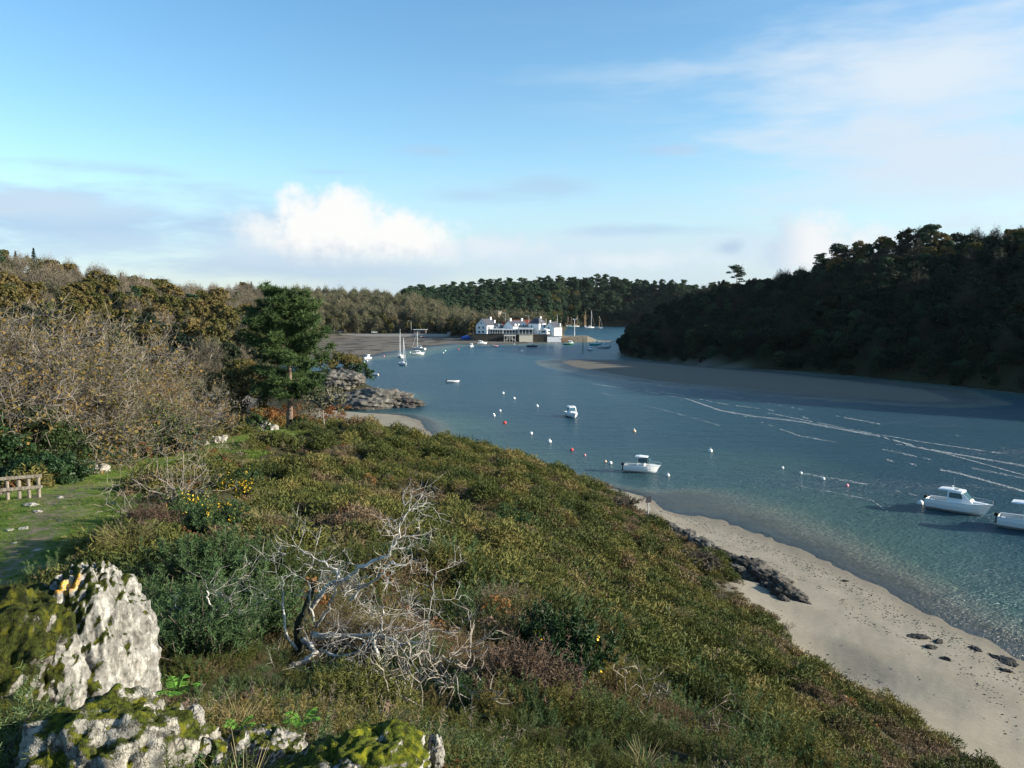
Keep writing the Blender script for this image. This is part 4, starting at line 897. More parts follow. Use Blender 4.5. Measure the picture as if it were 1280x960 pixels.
# grass of the path
gsrc = source('grass tufts', [clump_grass(k, 60, .13, .012, 'g%d' % k, M['grass'], .7, .16) for k in range(3)] + [clump_grass(7, 40, .16, .012, 'g7', M['straw'], .6, .14)])
x, y, r_ = sample_disc(52000, 15, 110, -60, -8, 1.1, g); pd = path_d(x, y); z = height(x, y)
dirtm = (np.abs(pd - .1) + (fbm(x * .9, y * .9, 41) - .5) * 2.6 < .9) & (y < 42)
ok = (pd < 3.6) & ~(dirtm & (g.random(len(x)) < .8)); x, y, z, r_, pd = x[ok], y[ok], z[ok], r_[ok], pd[ok]; m_ = len(x)
s = np.interp(r_, (15, 100), (.7, 1.9)) * g.uniform(.6, 1.3, m_) * np.where(pd > 2.3, 1.7, .85)
stuff('grass', gsrc, np.stack([x, y, z], 1), s, np.stack([np.zeros(m_), np.zeros(m_), g.uniform(0, 6.28, m_)], 1), np.where(g.random(m_) < .12, 3, g.integers(0, 3, m_)).astype(np.int32), 'short green grass on the path along the headland', 'grass')

# ------------------------------------------------------------------ rocks
import bmesh
from mathutils import noise as mn
def rock(name, c, size, seed, mat, label, cat='rock', group=None, sub=5, rough=.28, fine=.10, strata=0.0, rz=0.0, tilt=0.0, flat=None, shape=None, taper=0.0):
    """boulder: a subdivided ball pushed by ridged noise, with bedding planes"""
    bm = bmesh.new(); bmesh.ops.create_icosphere(bm, subdivisions=sub, radius=1.0); o3 = Vector((seed * 3.7, seed * 1.3, seed * 2.1))
    mx_ = Matrix.Rotation(tilt, 3, 'Y') @ Matrix.Rotation(rz, 3, 'Z')
    for v in bm.verts:
        p = v.co.copy(); q = Vector((max(-.72, min(.72, p.x)), max(-.72, min(.72, p.y)), p.z)) if shape == 'block' else p
        d = 1 + rough * (mn.fractal(p * 1.3 + o3, 1.0, 2.0, 4)) + fine * .55 * (1 - 2 * abs(mn.noise(p * 4.2 + o3))) + fine * .6 * mn.fractal(p * 9 + o3, .9, 2.1, 4)
        vd = mn.voronoi(p * 2.1 + o3)[0]; d += fine * .9 * (min(.35, vd[1] - vd[0]) - .2); vd = mn.voronoi(p * 5.2 + o3)[0]; d += fine * .35 * (min(.3, vd[1] - vd[0]) - .15)
        if strata: d += strata * (abs(((p.x * .8 + p.z * .35 + mn.noise(p * 1.7 + o3) * .35) * 4.5) % 1 - .5) - .25)
        q = q * d
        if taper: q.x *= 1 - taper * q.z; q.y *= 1 - taper * q.z
        if flat is not None and q.z > flat: q.z = flat + (q.z - flat) * .25
        q = mx_ @ Vector((q.x * size[0], q.y * size[1], q.z * size[2])); v.co = q
    me = bpy.data.meshes.new(name); bm.to_mesh(me); bm.free(); me.materials.append(mat)
    me.polygons.foreach_set('use_smooth', [sub >= 5] * len(me.polygons))
    o = bpy.data.objects.new(name, me); col.objects.link(o); o.location = tuple(c); return tag(o, label, cat, group)
# foreground crag
mr1 = rock_mat('lichen_rock_tall', (.10, .095, .08), (.43, .41, .36), .33, scale=2.2, strata=(2.6, 1.6, .35), orange=(.13, -.28, .88, .13), lean=.34, mosscol=(.065, .08, .008))
mr4 = rock_mat('dark_mossy_rock', (.05, .048, .04), (.30, .28, .24), .42, scale=2.2, cracks=.6, mosscol=(.05, .062, .008))
mr5 = rock_mat('bare_pale_rock', (.11, .10, .085), (.38, .36, .32), .16, scale=3.0, cracks=.7)
mr2 = rock_mat('lichen_rock_low', (.13, .12, .095), (.42, .395, .33), .24, scale=2.4, cracks=.8, mosscol=(.085, .105, .010))
mr3 = rock_mat('lichen_rock_mossy', (.13, .12, .10), (.46, .44, .39), .33, scale=2.6, cracks=.8, mosscol=(.10, .125, .010))
M['crag_tall'] = mr1
p_ = at(64, 835, 6.6); rock('mossy_rock', (p_[0], p_[1] + .35, p_[2] - .12), (.66, .80, .92), 3, mr1, 'tall pale rock with a moss cap and an orange lichen patch', sub=7, rough=.20, fine=.085, strata=.075, rz=.3, tilt=.16, taper=.22)
p_ = at(-6, 850, 6.3); rock('mossy_rock', (p_[0], p_[1] + .1, p_[2] - .1), (.50, .60, .80), 16, mr4, 'dark moss covered shoulder of rock at the left of the tall pale rock', sub=6, rough=.22, fine=.10, rz=.6, tilt=.5)
p_ = at(140, 975, 4.7); rock('mossy_rock', (p_[0], p_[1], p_[2] - .12), (.64, .52, .60), 8, mr2, 'broad low rock blotched with moss at the bottom left, before the tall pale rock', sub=6, rough=.25, fine=.12, strata=.05, rz=.5)
p_ = at(20, 930, 5.2); rock('mossy_rock', (p_[0] - .25, p_[1], p_[2] - .2), (.5, .5, .45), 12, mr4, 'dark shaded rock at the left edge of the bottom of the picture', sub=5, rough=.25, fine=.09, rz=.2)
p_ = at(335, 935, 5.2); rock('mossy_rock', (p_[0], p_[1], p_[2] - .10), (.26, .24, .24), 5, mr5, 'small pale rock between the ferns at the bottom', sub=6, rough=.28, fine=.13)
p_ = at(470, 965, 4.7); rock('mossy_rock', (p_[0], p_[1], p_[2] - .08), (.36, .32, .32), 6, mr3, 'mossy rock covered in bright green moss at the bottom centre', sub=6, rough=.28, fine=.12, rz=.8)
p_ = at(545, 935, 4.9); rock('pale_rock', (p_[0], p_[1], p_[2] - .03), (.055, .08, .11), 9, mr5, 'small bare white stone right of the bright mossy rock', sub=5, rough=.25, fine=.14)
p_ = at(436, 955, 4.5); rock('pale_rock', (p_[0], p_[1], p_[2] - .06), (.10, .09, .11), 19, mr5, 'pale bare face of stone at the front left of the bright mossy rock', sub=5, rough=.25, fine=.14)
p_ = at(243, 885, 5.0); rock('pale_rock', (p_[0], p_[1], p_[2] - .07), (.05, .06, .09), 10, mr5, 'upright pale stone at the right end of the blotched rock', sub=5, rough=.25, fine=.14)
p_ = at(388, 965, 4.6); rock('mossy_rock', (p_[0], p_[1], p_[2] - .13), (.28, .3, .26), 14, mr2, 'dark rock in shadow between the two bottom rocks', sub=5, rough=.28, fine=.1)
for k, (px, py, Y, s, lab) in enumerate(((252, 935, 4.8, .06, 'little white pebble beside the blotched rock'), (268, 948, 4.7, .05, 'smallest white pebble at the bottom edge'), (232, 905, 4.9, .05, 'round grey pebble on the blotched rock'), (300, 925, 4.9, .06, 'pale pebble left of the small pale rock'))):
    p_ = at(px, py, Y); rock('pebble', p_, (s, s, s * .9), 20 + k, mr1, lab, 'stone', sub=3, rough=.2)
# stones on and beside the path
for k, (px, py, Y, s, lab) in enumerate(((40, 648, 33, .34, 'flat white stone set in the worn path near the fence'), (48, 655, 32, .22, 'small white stone in the worn path'), (76, 642, 34.5, .20, 'single pale stone on the far side of the worn path'), (12, 668, 29.6, .20, 'long pale stone at the left edge of the path'), (30, 667, 29.8, .22, 'pale stone in the middle of the lower path'), (18, 680, 28, .12, 'tiny stone in the grass of the path'), (47, 690, 27, .16, 'grey stone at the near end of the path'),
                                            (241, 556, 76, .75, 'white boulder beside the grass path by the mud inlet'), (272, 551, 79, .7, 'rounded pale boulder right of the white boulder'), (256, 555, 77, .4, 'smaller pale boulder between two white boulders'), (334, 537, 98, .95, 'block of pale stone just left of the tall pine'), (325, 540, 97, .6, 'grey stone leaning on the pale block by the pine'), (126, 594, 52, .5, 'pale stone at the foot of the thicket'))):
    p_ = at(px, py, Y); z = hz(p_[0], p_[1]); rock('boulder' if s > .38 else 'path_stone', (p_[0], p_[1], z + s * (.30 if s > .38 else .03)), (s * (1.2 if s > .38 else .75), s * (1 if s > .38 else .5), s * (.8 if s > .38 else .28)), 30 + k, M['rock_pale'], lab, 'stone', sub=4, rough=.5, fine=.2)
# rocky point in the cove
def hrock(px, py, Y, sx, sy, sz_, seed, mat, label, rz=0, zoff=0, sub=6, strata=.12, tilt=0):
    p_ = at(px, py, Y); z = max(hz(p_[0], p_[1]), 0); return rock('rock_outcrop', (p_[0], p_[1], z + zoff), (sx, sy, sz_), seed, mat, label, 'rock', sub=sub, rough=.30, fine=.12, strata=strata, rz=rz, tilt=tilt)
hrock(458, 508, 180, 9.5, 7.0, 3.3, 41, M['rock_grey'], 'big pale brown rock of the point above the small cove beach', rz=.2)
hrock(424, 492, 186, 6, 5, 2.4, 42, M['rock_grey'], 'pale broken rock face at the left of the rocky point', rz=.4, zoff=1.0)
hrock(492, 512, 180, 6.5, 4.5, 2.2, 43, M['rock_dark'], 'dark weedy rock at the water end of the rocky point', rz=-.1)
hrock(440, 516, 173, 5.5, 2.2, 1.6, 44, M['rock_dark'], 'dark wet ledge along the foot of the rocky point')
hrock(508, 507, 178, 2.2, 1.6, .7, 45, M['rock_dark'], 'last low black rock in the water off the point', sub=5)
hrock(262, 512, 172, 6, 3, 2.6, 46, M['rock_grey'], 'grey rock bank across the mud inlet, left of the rusty oak', zoff=.5)
hrock(285, 506, 180, 6, 3, 2.4, 47, M['rock_grey'], 'second grey rock bank behind the rusty oak', zoff=.5)
# rocks along the top of the beach
for k, (px, py, sx, sy, sz_, z0, lab) in enumerate(((818, 652, 1.3, .8, .6, 1.0, 'low pale rock just below the sign post'), (838, 664, 1.6, 1.0, .7, 1.0, 'flat pale rock in the upper row above the beach'), (858, 674, 1.7, 1.0, .8, .9, 'brown rock in the middle of the upper row above the beach'), (880, 688, 2.0, 1.1, .9, .9, 'broad grey rock above the beach beside the heath edge'), (906, 702, 1.8, 1.1, .9, .9, 'jagged grey rock before the big dark outcrop'),
                                                     (940, 716, 2.2, 1.3, 1.25, .7, 'big dark jagged outcrop standing out on the sand'), (962, 730, 1.9, 1.1, 1.1, .7, 'dark outcrop with a sharp crest next to the biggest one'), (985, 748, 1.7, .9, .9, .7, 'low dark rock at the sand end of the row'), (1000, 754, .9, .5, .4, .7, 'last small dark rock lying on the sand'), (925, 722, 1.5, .9, .8, .9, 'dark rock tucked against the heath behind the big outcrop'))):
    p_ = onz(px, py, z0); rock('beach_rock', (p_[0], p_[1], z0 + sz_ * .18), (sx * .9, sy, sz_ * .75), 60 + k, M['rock_grey'] if k < 4 else M['rock_dark2'] if 'rock_dark2' in M else M['rock_dark'], lab, 'rock', 'rocks along the top of the beach', sub=5, rough=.36, fine=.18, strata=.20, rz=-.7, tilt=.25)
for k, (px, py) in enumerate(((846, 670), (868, 684), (893, 698), (915, 712), (872, 678), (898, 694), (828, 657), (952, 736), (974, 752), (932, 728))):
    p_ = onz(px + 4, py - 2, .95); rock('beach_rock', (p_[0], p_[1], .95), (.55, .4, .32), 80 + k, M['rock_dark'] if k < 10 else M['rock_grey'], 'small broken rock at the foot of the heath beside the beach', 'rock', 'small rocks at the foot of the heath', sub=4, rough=.4, fine=.2, rz=k)
# seaweed on the sand
for k, (px, py, s, lab) in enumerate(((1147, 795, .45, 'dark seaweed clump farthest from the water on the lower beach'), (1163, 809, .32, 'small seaweed clump nearest the middle of the beach'), (1173, 799, .28, 'little seaweed clump closest to its larger neighbours'), (1260, 820, .55, 'largest dark seaweed heap beside the waterline'), (1220, 806, .30, 'thin seaweed strand at the water edge'), (1245, 815, .25, 'seaweed scrap just left of the largest heap'), (1182, 826, .2, 'tiny lone seaweed scrap low on the beach'), (1258, 834, .25, 'seaweed scrap below the largest heap'), (1056, 722, .22, 'small dark scrap at the water edge of the upper beach'))):
    p_ = onz(px, py, .55); z = hz(p_[0], p_[1]); rock('seaweed_clump', (p_[0], p_[1], z + .02), (s * 1.3, s * .8, .10), 100 + k, M['seaweed'], lab, 'seaweed', sub=4, rough=.5, fine=.3, rz=.4 * k)

# ------------------------------------------------------------------ dead lichen covered bush
def W(px, py, Y): return at(px, py, Y)
M['twig_grey'] = bark('grey_twigs', (.13, .115, .095), (.52, .49, .43), 7)
def dead_bush():
    gz = at(378, 835, 10.4); z0 = hz(gz[0], gz[1]); o0 = np.array([gz[0], gz[1], z0 - .1])
    root = empty('dead_bush', o0, 0, 'dead grey white lichen covered thorn bush with tangled leafless branches', 'bush')
    g = np.random.default_rng(11); tk = MB(); lb = MB(); tw = MB()
    limbs = [  # (pixel x, pixel y, distance, radius)
        [(378, 850, 10.4, .095), (372, 800, 10.4, .09), (376, 750, 10.4, .075), (392, 700, 10.3, .04)],
        [(384, 740, 10.4, .045), (410, 705, 10.3, .042), (432, 690, 10.2, .04), (462, 672, 10.1, .036), (492, 661, 10.0, .028), (500, 640, 9.9, .02), (506, 610, 9.8, .012), (518, 598, 9.8, .005)],
        [(425, 692, 10.2, .03), (421, 676, 10.2, .022), (398, 668, 10.2, .018), (374, 652, 10.2, .010), (366, 648, 10.2, .006)],
        [(440, 722, 10.2, .035), (452, 706, 10.1, .028), (478, 690, 10.0, .02), (494, 664, 9.9, .016), (514, 672, 9.8, .010)],
        [(378, 775, 10.3, .06), (392, 792, 10.1, .05), (372, 808, 9.9, .045), (340, 816, 9.8, .035), (312, 826, 9.7, .025), (306, 830, 9.7, .015)],
        [(390, 770, 10.4, .07), (440, 772, 10.2, .036), (474, 770, 10.1, .03), (510, 780, 9.9, .028), (536, 778, 9.8, .016), (552, 778, 9.8, .008)],
        [(474, 770, 10.1, .035), (472, 795, 10.0, .03), (484, 815, 9.9, .028), (497, 834, 9.8, .024), (520, 836, 9.7, .016), (534, 834, 9.7, .008)],
        [(480, 770, 10.1, .03), (480, 748, 10.1, .018), (486, 730, 10.1, .010)],
        [(540, 778, 9.8, .012), (545, 740, 9.8, .008), (552, 690, 9.8, .005), (554, 682, 9.8, .003)],
        [(385, 905, 9.2, .03), (420, 888, 9.3, .028), (445, 868, 9.4, .026), (480, 850, 9.5, .018), (500, 840, 9.6, .012)],
        [(440, 870, 9.4, .02), (432, 850, 9.5, .016), (452, 862, 9.5, .014), (466, 895, 9.4, .010)],
        [(262, 800, 9.4, .02), (260, 770, 9.4, .02), (258, 735, 9.4, .018), (252, 712, 9.4, .012), (250, 705, 9.4, .006)],
        [(260, 735, 9.4, .012), (276, 722, 9.4, .010), (287, 708, 9.4, .005)],
        [(250, 780, 9.4, .014), (247, 750, 9.4, .012), (232, 735, 9.4, .008), (225, 728, 9.4, .004)],
        [(275, 830, 9.3, .016), (262, 812, 9.3, .013), (250, 800, 9.3, .010)],
        [(350, 690, 10.4, .008), (351, 720, 10.4, .018), (355, 768, 10.3, .025), (370, 790, 10.3, .03)],
        [(395, 760, 10.3, .03), (412, 735, 10.2, .025), (420, 700, 10.1, .016), (428, 668, 10.1, .006)],
        [(395, 755, 10.3, .025), (386, 730, 10.2, .02), (384, 700, 10.1, .012), (380, 690, 10.1, .005)],
        [(400, 790, 10.0, .03), (430, 800, 9.8, .022), (455, 788, 9.7, .014), (480, 760, 9.7, .006)],
        [(505, 836, 9.7, .014), (515, 810, 9.7, .010), (522, 782, 9.7, .006)],
        [(520, 870, 9.5, .012), (540, 895, 9.5, .014), (522, 850, 9.5, .008)],
        [(572, 858, 9.6, .004), (582, 870, 9.6, .008), (575, 880, 9.6, .01)],
    ]
    for k, L in enumerate(limbs):
        P = np.array([W(a_, b_, c_) for a_, b_, c_, _ in L]) - o0; P[1:-1] += g.normal(size=(len(P) - 2, 3)) * .02; rr_ = np.array([q[3] for q in L])
        # refine with a little crookedness
        uu = np.linspace(0, len(P) - 1, (len(P) - 1) * 4 + 1); PP = np.stack([np.interp(uu, range(len(P)), P[:, i]) for i in range(3)], 1); PP[1:-1] += g.normal(size=(len(PP) - 2, 3)) * .014
        RR_ = np.interp(uu, range(len(P)), rr_)
        (tk if k == 0 else lb).tube(PP, RR_ * .78, 7)
        if k == 0: continue
        n_t = int(4 + 2.3 * len(L)) if k < 11 else 3
        for q in range(n_t):
            i = int(g.integers(2, len(PP))); d = g.normal(size=3); d[2] = d[2] * .6 + .12; d[1] *= .8; d /= np.linalg.norm(d)
            grow(lb, tw, PP[i], d, g.uniform(.18, .52), min(.010, max(.004, RR_[i] * .30)), 2, 4, g, (2, 5), .75, .17, .03, nt=4, rmin=.0034)
    tk.build('trunk', M['moss_wood'], root, True); lb.build('limbs', M['lichen_wood'], root, True); tw.build('twigs', M['twig_grey'], root)
    root.location.z -= .2; root.scale = (.95, .95, .92)
dead_bush()
def dead_small(px, py, Y, L, seed, label, n=5, mat='bark_grey'):
    p_ = at(px, py, Y); z = hz(p_[0], p_[1]); root = empty('dead_branches', (p_[0], p_[1], z - .05), 0, label, 'branches'); g = np.random.default_rng(seed); a_ = MB(); b_ = MB()
    for k in range(n):
        d = np.array([g.normal() * .9, g.normal() * .5, .8]); d /= np.linalg.norm(d); grow(a_, b_, np.array([g.normal() * .1, g.normal() * .1, .1]), d, L * g.uniform(.6, 1), .014 * L, 1, 4, g, (2, 4), .8, .17, .03)
    if n <= 3 and b_.n: a_.v += b_.v; a_.f += [tuple(i + a_.n for i in f) for f in b_.f]; a_.mi += [0] * len(b_.f); a_.n += b_.n
    a_.build('limbs', M[mat], root)
    if n > 3: b_.build('twigs', M[mat], root)
dead_small(185, 628, 30, 1.9, 1, 'crooked grey dead branches at the right of the path bend', 6)
dead_small(228, 612, 34, 2.0, 2, 'pale twiggy dead shrub behind the crooked grey branches', 9)
dead_small(835, 925, 14, 1.1, 3, 'dark dead branch sticking out of the heath near the bottom edge', 3, 'bark')
dead_small(800, 935, 13.5, .8, 4, 'pale dead sticks lying in the heath near the bottom edge', 3)
dead_small(820, 768, 33, .9, 5, 'short grey dead stump in the middle of the slope', 3)
dead_small(560, 880, 9.4, .8, 6, 'fine brown dead twigs right of the big dead bush', 5, 'bark_grey')
dead_small(510, 900, 8.4, .6, 7, 'small tangle of dead twigs below the big dead bush', 5)
# stones in the heath
for px, py, Y, s, lab in ((677, 790, 18.5, .12, 'small white stone showing through the middle of the heath'), (726, 805, 18.5, .14, 'yellowish stone in the heath right of the white one'), (822, 875, 25, .14, 'grey weathered stump of rock low on the slope')):
    p_ = at(px, py, Y); rock('heath_stone', (p_[0], p_[1], hz(p_[0], p_[1]) + .35), (s, s, s * 1.2), int(px), M['rock_pale'], lab, 'stone', sub=4)

# ------------------------------------------------------------------ single plants of the foreground
def gorse_bush(px, py, Y, wd, H, mat, label, seed, nst=90, flower=0, sp=.10, bw=.012, name='gorse_bush', cat='gorse', zo=-.05):
    p_ = at(px, py, Y); root = empty(name, (p_[0], p_[1], hz(p_[0], p_[1]) + zo), 0, label, cat)
    g = np.random.default_rng(seed); st = MB(); Q = []; FQ = []
    for k in range(nst):
        an = g.uniform(0, 6.28); q = g.uniform(0, 1) ** .6; d = np.array([math.cos(an) * q * 1.0, math.sin(an) * q * 1.0, 1.0]) + g.normal(size=3) * .15; d[0] *= wd; d[1] *= wd; d[2] *= H * g.uniform(.65, 1.05) * (1 - .3 * q)
        p0 = np.array([math.cos(an), math.sin(an), 0]) * q * wd * .4; mid = p0 + d * .5 + g.normal(size=3) * .04; tip = p0 + d
        st.tube([p0, mid, tip], [.012, .009, .004], 4)
        for sgm in range(int(4 + H * 3)):
            u_ = g.uniform(.25, 1.0); c_ = p0 + d * u_; dd = unit(1)[0] * .8 + np.array([0, 0, .7]); ll = g.uniform(.12, .3)
            n = 26; s_ = g.uniform(0, 1, n); P = c_ + dd * (s_ * ll)[:, None]; Q.append(blades(P, unit(n) + dd * .5, sp * g.uniform(.5, 1.1, n) * (1.2 - s_ * .5), bw))
        if g.random() < flower: m_ = 14; FQ.append(cards(tip - d * g.uniform(0, .25, (m_, 1)) + g.normal(size=(m_, 3)) * .05, unit(m_), .05))
    st.build('stems', M['bark'], root); b_ = MB(); b_.quads(np.concatenate(Q)); b_.build('foliage', mat, root)
    if FQ: b_ = MB(); b_.quads(np.concatenate(FQ)); b_.build('flowers', M['flower'], root)['kind'] = 'stuff'
GB = [(285, 640, 36, .95, 1.5, 'gorse', 'gorse bush thick with yellow flowers on the ridge beside the path', 1, 110, .75, .13, .03), (232, 660, 30, .9, 1.3, 'gorse_fresh', 'green gorse with scattered yellow flowers nearest the reddish heather', 2, 110, .35, .12, .025), (262, 672, 28, 1.0, 1.2, 'gorse_fresh', 'blue green gorse with a few yellow flowers above the dead bush', 3, 110, .18, .12, .025),
      (222, 720, 21, .9, 1.35, 'gorse_fresh', 'tall upright blue green gorse left above the dead bush', 4, 120, .06, .12, .02), (275, 740, 18, .9, 1.2, 'gorse_fresh', 'blue green gorse directly behind the left dead stems', 5, 120, 0, .11, .018), (205, 800, 12.5, .75, 1.15, 'gorse_fresh', 'spiny gorse just right of the tall pale rock', 6, 150, 0, .10, .013), (255, 850, 9.4, .6, .75, 'gorse_fresh', 'low spiny gorse at the foot of the left dead stems', 7, 130, 0, .08, .010),
      (310, 800, 12, .8, 1.0, 'gorse_fresh', 'green gorse growing through the left of the dead bush', 8, 140, 0, .10, .013), (168, 855, 7.6, .28, .75, 'gorse_fresh', 'thin gorse shoots in front of the white face of the tall rock', 9, 26, 0, .07, .008), (20, 850, 5.0, .30, .62, 'gorse_fresh', 'dark spiny gorse shoots at the left edge in front of the rocks', 10, 34, 0, .06, .007), (-25, 890, 4.6, .3, .6, 'gorse_fresh', 'gorse shoots at the lower left corner', 11, 30, 0, .06, .007),
      (690, 880, 14, .75, 1.15, 'ivy', 'leafy dark green bush with a few yellow flowers low in the middle of the slope', 12, 130, .06, .12, .03), (640, 640, 48, 1.1, 1.2, 'gorse_fresh', 'bright green gorse high on the ridge in the middle', 13, 70, 0, .16, .04), (300, 590, 50, 1.1, 1.2, 'gorse_fresh', 'green gorse at the edge of the grass path in the distance', 14, 80, .05, .16, .04), (560, 720, 25, .9, .8, 'gorse_fresh', 'low green gorse patch right of the dead bush top', 15, 90, 0, .12, .02), (450, 900, 8.2, .5, .5, 'gorse', 'low brownish gorse below the dead bush', 16, 90, 0, .08, .010)]
for q in GB: gorse_bush(q[0], q[1], q[2], q[3], q[4], M[q[5]], q[6], q[7], q[8], q[9], q[10], q[11])
gorse_bush(186, 665, 27, .75, 1.0, M['redheather'], 'reddish brown dry heather bush at the path bend', 31, 120, 0, .09, .016, 'heather_bush', 'heather')
gorse_bush(650, 925, 9.8, .65, .85, M['redheather'], 'brown dry heather bush at the bottom in the middle', 32, 130, 0, .08, .011, 'heather_bush', 'heather')
gorse_bush(870, 690, 60, 1.6, 1.2, M['bare'], 'grey leafless shrub at the heath edge above the beach rocks', 33, 90, 0, .2, .05, 'grey_shrub', 'shrub')
gorse_bush(772, 628, 78, 1.5, 1.0, M['bare'], 'grey leafless shrub at the far heath edge left of the sign', 34, 90, 0, .2, .05, 'grey_shrub', 'shrub')
def tussock(px, py, Y, H, label, seed, mat='straw', n=420):
    p_ = at(px, py, Y); o = clump_grass(seed, n, H, .016, 'grass_tussock', M[mat], .55, .38); col.objects.link(o); o.location = (p_[0], p_[1], hz(p_[0], p_[1])); tag(o, label, 'grass tussock')
tussock(160, 700, 24, 1.1, 'pale dry grass tussock leaning over the right side of the path', 1)
tussock(172, 716, 22, 1.0, 'second pale tussock nearest the tall rock', 2)
tussock(146, 684, 26, .9, 'green grass tussock at the shaded path edge', 3, 'grass')
tussock(190, 722, 21, .9, 'straw coloured tussock behind the rock beside the gorse', 4)
def fern(px, py, Y, L, label, seed):
    p_ = at(px, py, Y); root = empty('fern', p_, 0, label, 'fern'); g = np.random.default_rng(seed)
    for k in range(5):
        an = 6.28 * k / 5 + g.uniform(-.4, .4); Q = []; st = []
        for i in range(15):
            q = i / 14; c_ = np.array([math.cos(an) * L * q * .75, math.sin(an) * L * q * .75, L * (.75 * q - .45 * q * q)]); st.append(c_); side = np.array([-math.sin(an), math.cos(an), 0]); ln = L * .26 * math.sin(math.pi * (q * .85 + .12))
            for s in (-1, 1): Q.append(blades(c_[None], (side * s + np.array([math.cos(an) * .35, math.sin(an) * .35, -.1]))[None], ln, L * .06))
        b_ = MB(); b_.quads(np.concatenate(Q)); b_.tube(st, .003, 3); b_.build('frond', M['fern'], root)
fern(222, 868, 5.3, .22, 'bright green fern sprouting behind the blotched rock', 1)
fern(300, 912, 5.3, .16, 'small bright fern left of the small pale rock', 2)
fern(378, 905, 5.6, .20, 'bright fern between the small pale rock and the bright mossy rock', 3)

def hill_stuff(name, ms, an0, an1, t0, t1, n, kinds, s0, s1, label, seed, reject=None):
    g = np.random.default_rng(seed); A_, S_, G_, Z_ = ms; an = g.uniform(an0, an1, n); sh = np.interp(an, A_, S_); rg = np.interp(an, A_, G_); r_ = sh + (rg - sh) * (t0 + (t1 - t0) * g.random(n)); x = r_ * np.sin(np.radians(an)); y = r_ * np.cos(np.radians(an)); z = height(x, y)
    ok = z > .5
    if reject is not None: ok &= ~reject(x, y)
    x, y, z = x[ok], y[ok], z[ok]; m_ = len(x); src = source(name + ' crowns', [bpy.data.objects.new('k%02d' % i, V_[k][j][1]) for i, (k, j) in enumerate(kinds)])
    stuff(name, src, np.stack([x, y, z - 1.4], 1), g.uniform(s0, s1, m_), np.stack([np.zeros(m_), np.zeros(m_), g.uniform(0, 6.28, m_)], 1), g.integers(0, len(kinds), m_).astype(np.int32), label, 'woodland')
hill_stuff('far_wood', FAR, pxa(500), pxa(930), .0, 1.06, 1500, [('pine', 0), ('pine', 1), ('pine', 2), ('pine', 3), ('dark_oak', 0), ('oak', 0)], .7, 1.15, 'continuous canopy of the pine wood filling the far hill', 1, lambda x, y: (x < 45) & (y < 760))
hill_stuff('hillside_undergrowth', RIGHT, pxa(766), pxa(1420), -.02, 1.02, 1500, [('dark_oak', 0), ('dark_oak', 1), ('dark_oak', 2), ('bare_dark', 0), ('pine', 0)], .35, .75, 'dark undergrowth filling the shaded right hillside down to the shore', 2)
hill_stuff('hillside_undergrowth', LEFT, pxa(-110), pxa(600), .0, 1.02, 1800, [('oak', 0), ('oak', 1), ('dark_oak', 0), ('bare', 0), ('olive', 1)], .35, .75, 'mixed undergrowth between the trees of the left hillside woods', 3, lambda x, y: (x > -30) & (y < 545))
# tide wrack and pebbles on the sand
g = np.random.default_rng(12); peb = source('pebble shapes', [clump_leafy(60 + k, 14, .05, .03, .05, 'p%d' % k, M[q]) for k, q in enumerate(('seaweed', 'rock_pale', 'seaweed'))])
x = g.uniform(8, 45, 60000); y = g.uniform(20, 92, 60000); z = height(x, y); band = np.exp(-((z - .32) / .12) ** 2) * .5 + np.exp(-((z - .62) / .05) ** 2) * .5 + np.exp(-((z - .20) / .04) ** 2) * .5 + .02
ok = (z > .06) & (z < 1.3) & (g.random(60000) < band * (.3 + 1.2 * fbm(x * .6, y * .6, 7))) ; x, y, z = x[ok], y[ok], z[ok]; m_ = len(x)
stuff('tide_wrack', peb, np.stack([x, y, z], 1), g.uniform(.3, 1.1, m_), np.stack([np.zeros(m_), np.zeros(m_), g.uniform(0, 6.28, m_)], 1), g.integers(0, 3, m_).astype(np.int32), 'fine pebbles and scraps of weed strewn along the tide lines of the beach', 'pebbles')

# ------------------------------------------------------------------ boats
def hull_rings(L, B, H, sheer=.25, draft=.25, transom=.85, flare=.12, fine=1.0, n=13):
    """sections from stern (-x) to bow (+x): sheer line, chine, keel"""
    rings = []
    for i in range(n):
        t_ = i / (n - 1); x = -L / 2 + L * t_
        hb = B / 2 * (transom + (1 - transom) * math.sin(min(1, t_ / .45) * math.pi / 2)) if t_ < .45 else B / 2 * max(.015, 1 - ((t_ - .45) / .55) ** (2.1 * fine))
        zs_ = H * (1 + sheer * max(0, t_ - .3) ** 1.6); cb = hb * (1 - flare - .25 * max(0, t_ - .5)); zc = H * .28 + H * .5 * max(0, t_ - .6) ** 1.5; xr = x - (0 if t_ < .7 else .10 * L * (t_ - .7) / .3)
        zk = -draft * (1 - max(0, (t_ - .6) / .4) ** 2) + H * .2 * max(0, (t_ - .85) / .15) ** 2
        rings.append([(x, hb, zs_), (x * .5 + xr * .5, hb * .96 + cb * .04, (zs_ + zc) / 2 + .05 * H), (xr, cb, zc), (xr, cb * .5, (zc + zk) / 2 - .04), (xr, 0, zk), (xr, -cb * .5, (zc + zk) / 2 - .04), (xr, -cb, zc), (x * .5 + xr * .5, -hb * .96 - cb * .04, (zs_ + zc) / 2 + .05 * H), (x, -hb, zs_)])
    return rings
def deck_from(rings, i0, i1, dz, inset, mb, mi=0):
    rr_ = [[(r_[0][0], r_[0][1] * inset, r_[0][2] + dz), (r_[0][0], 0, r_[0][2] + dz + .03), (r_[8][0], r_[8][1] * inset, r_[8][2] + dz)] for r_ in rings[i0:i1 + 1]]
    mb.loft([q[::-1] for q in rr_], mi, cap=(False, False))
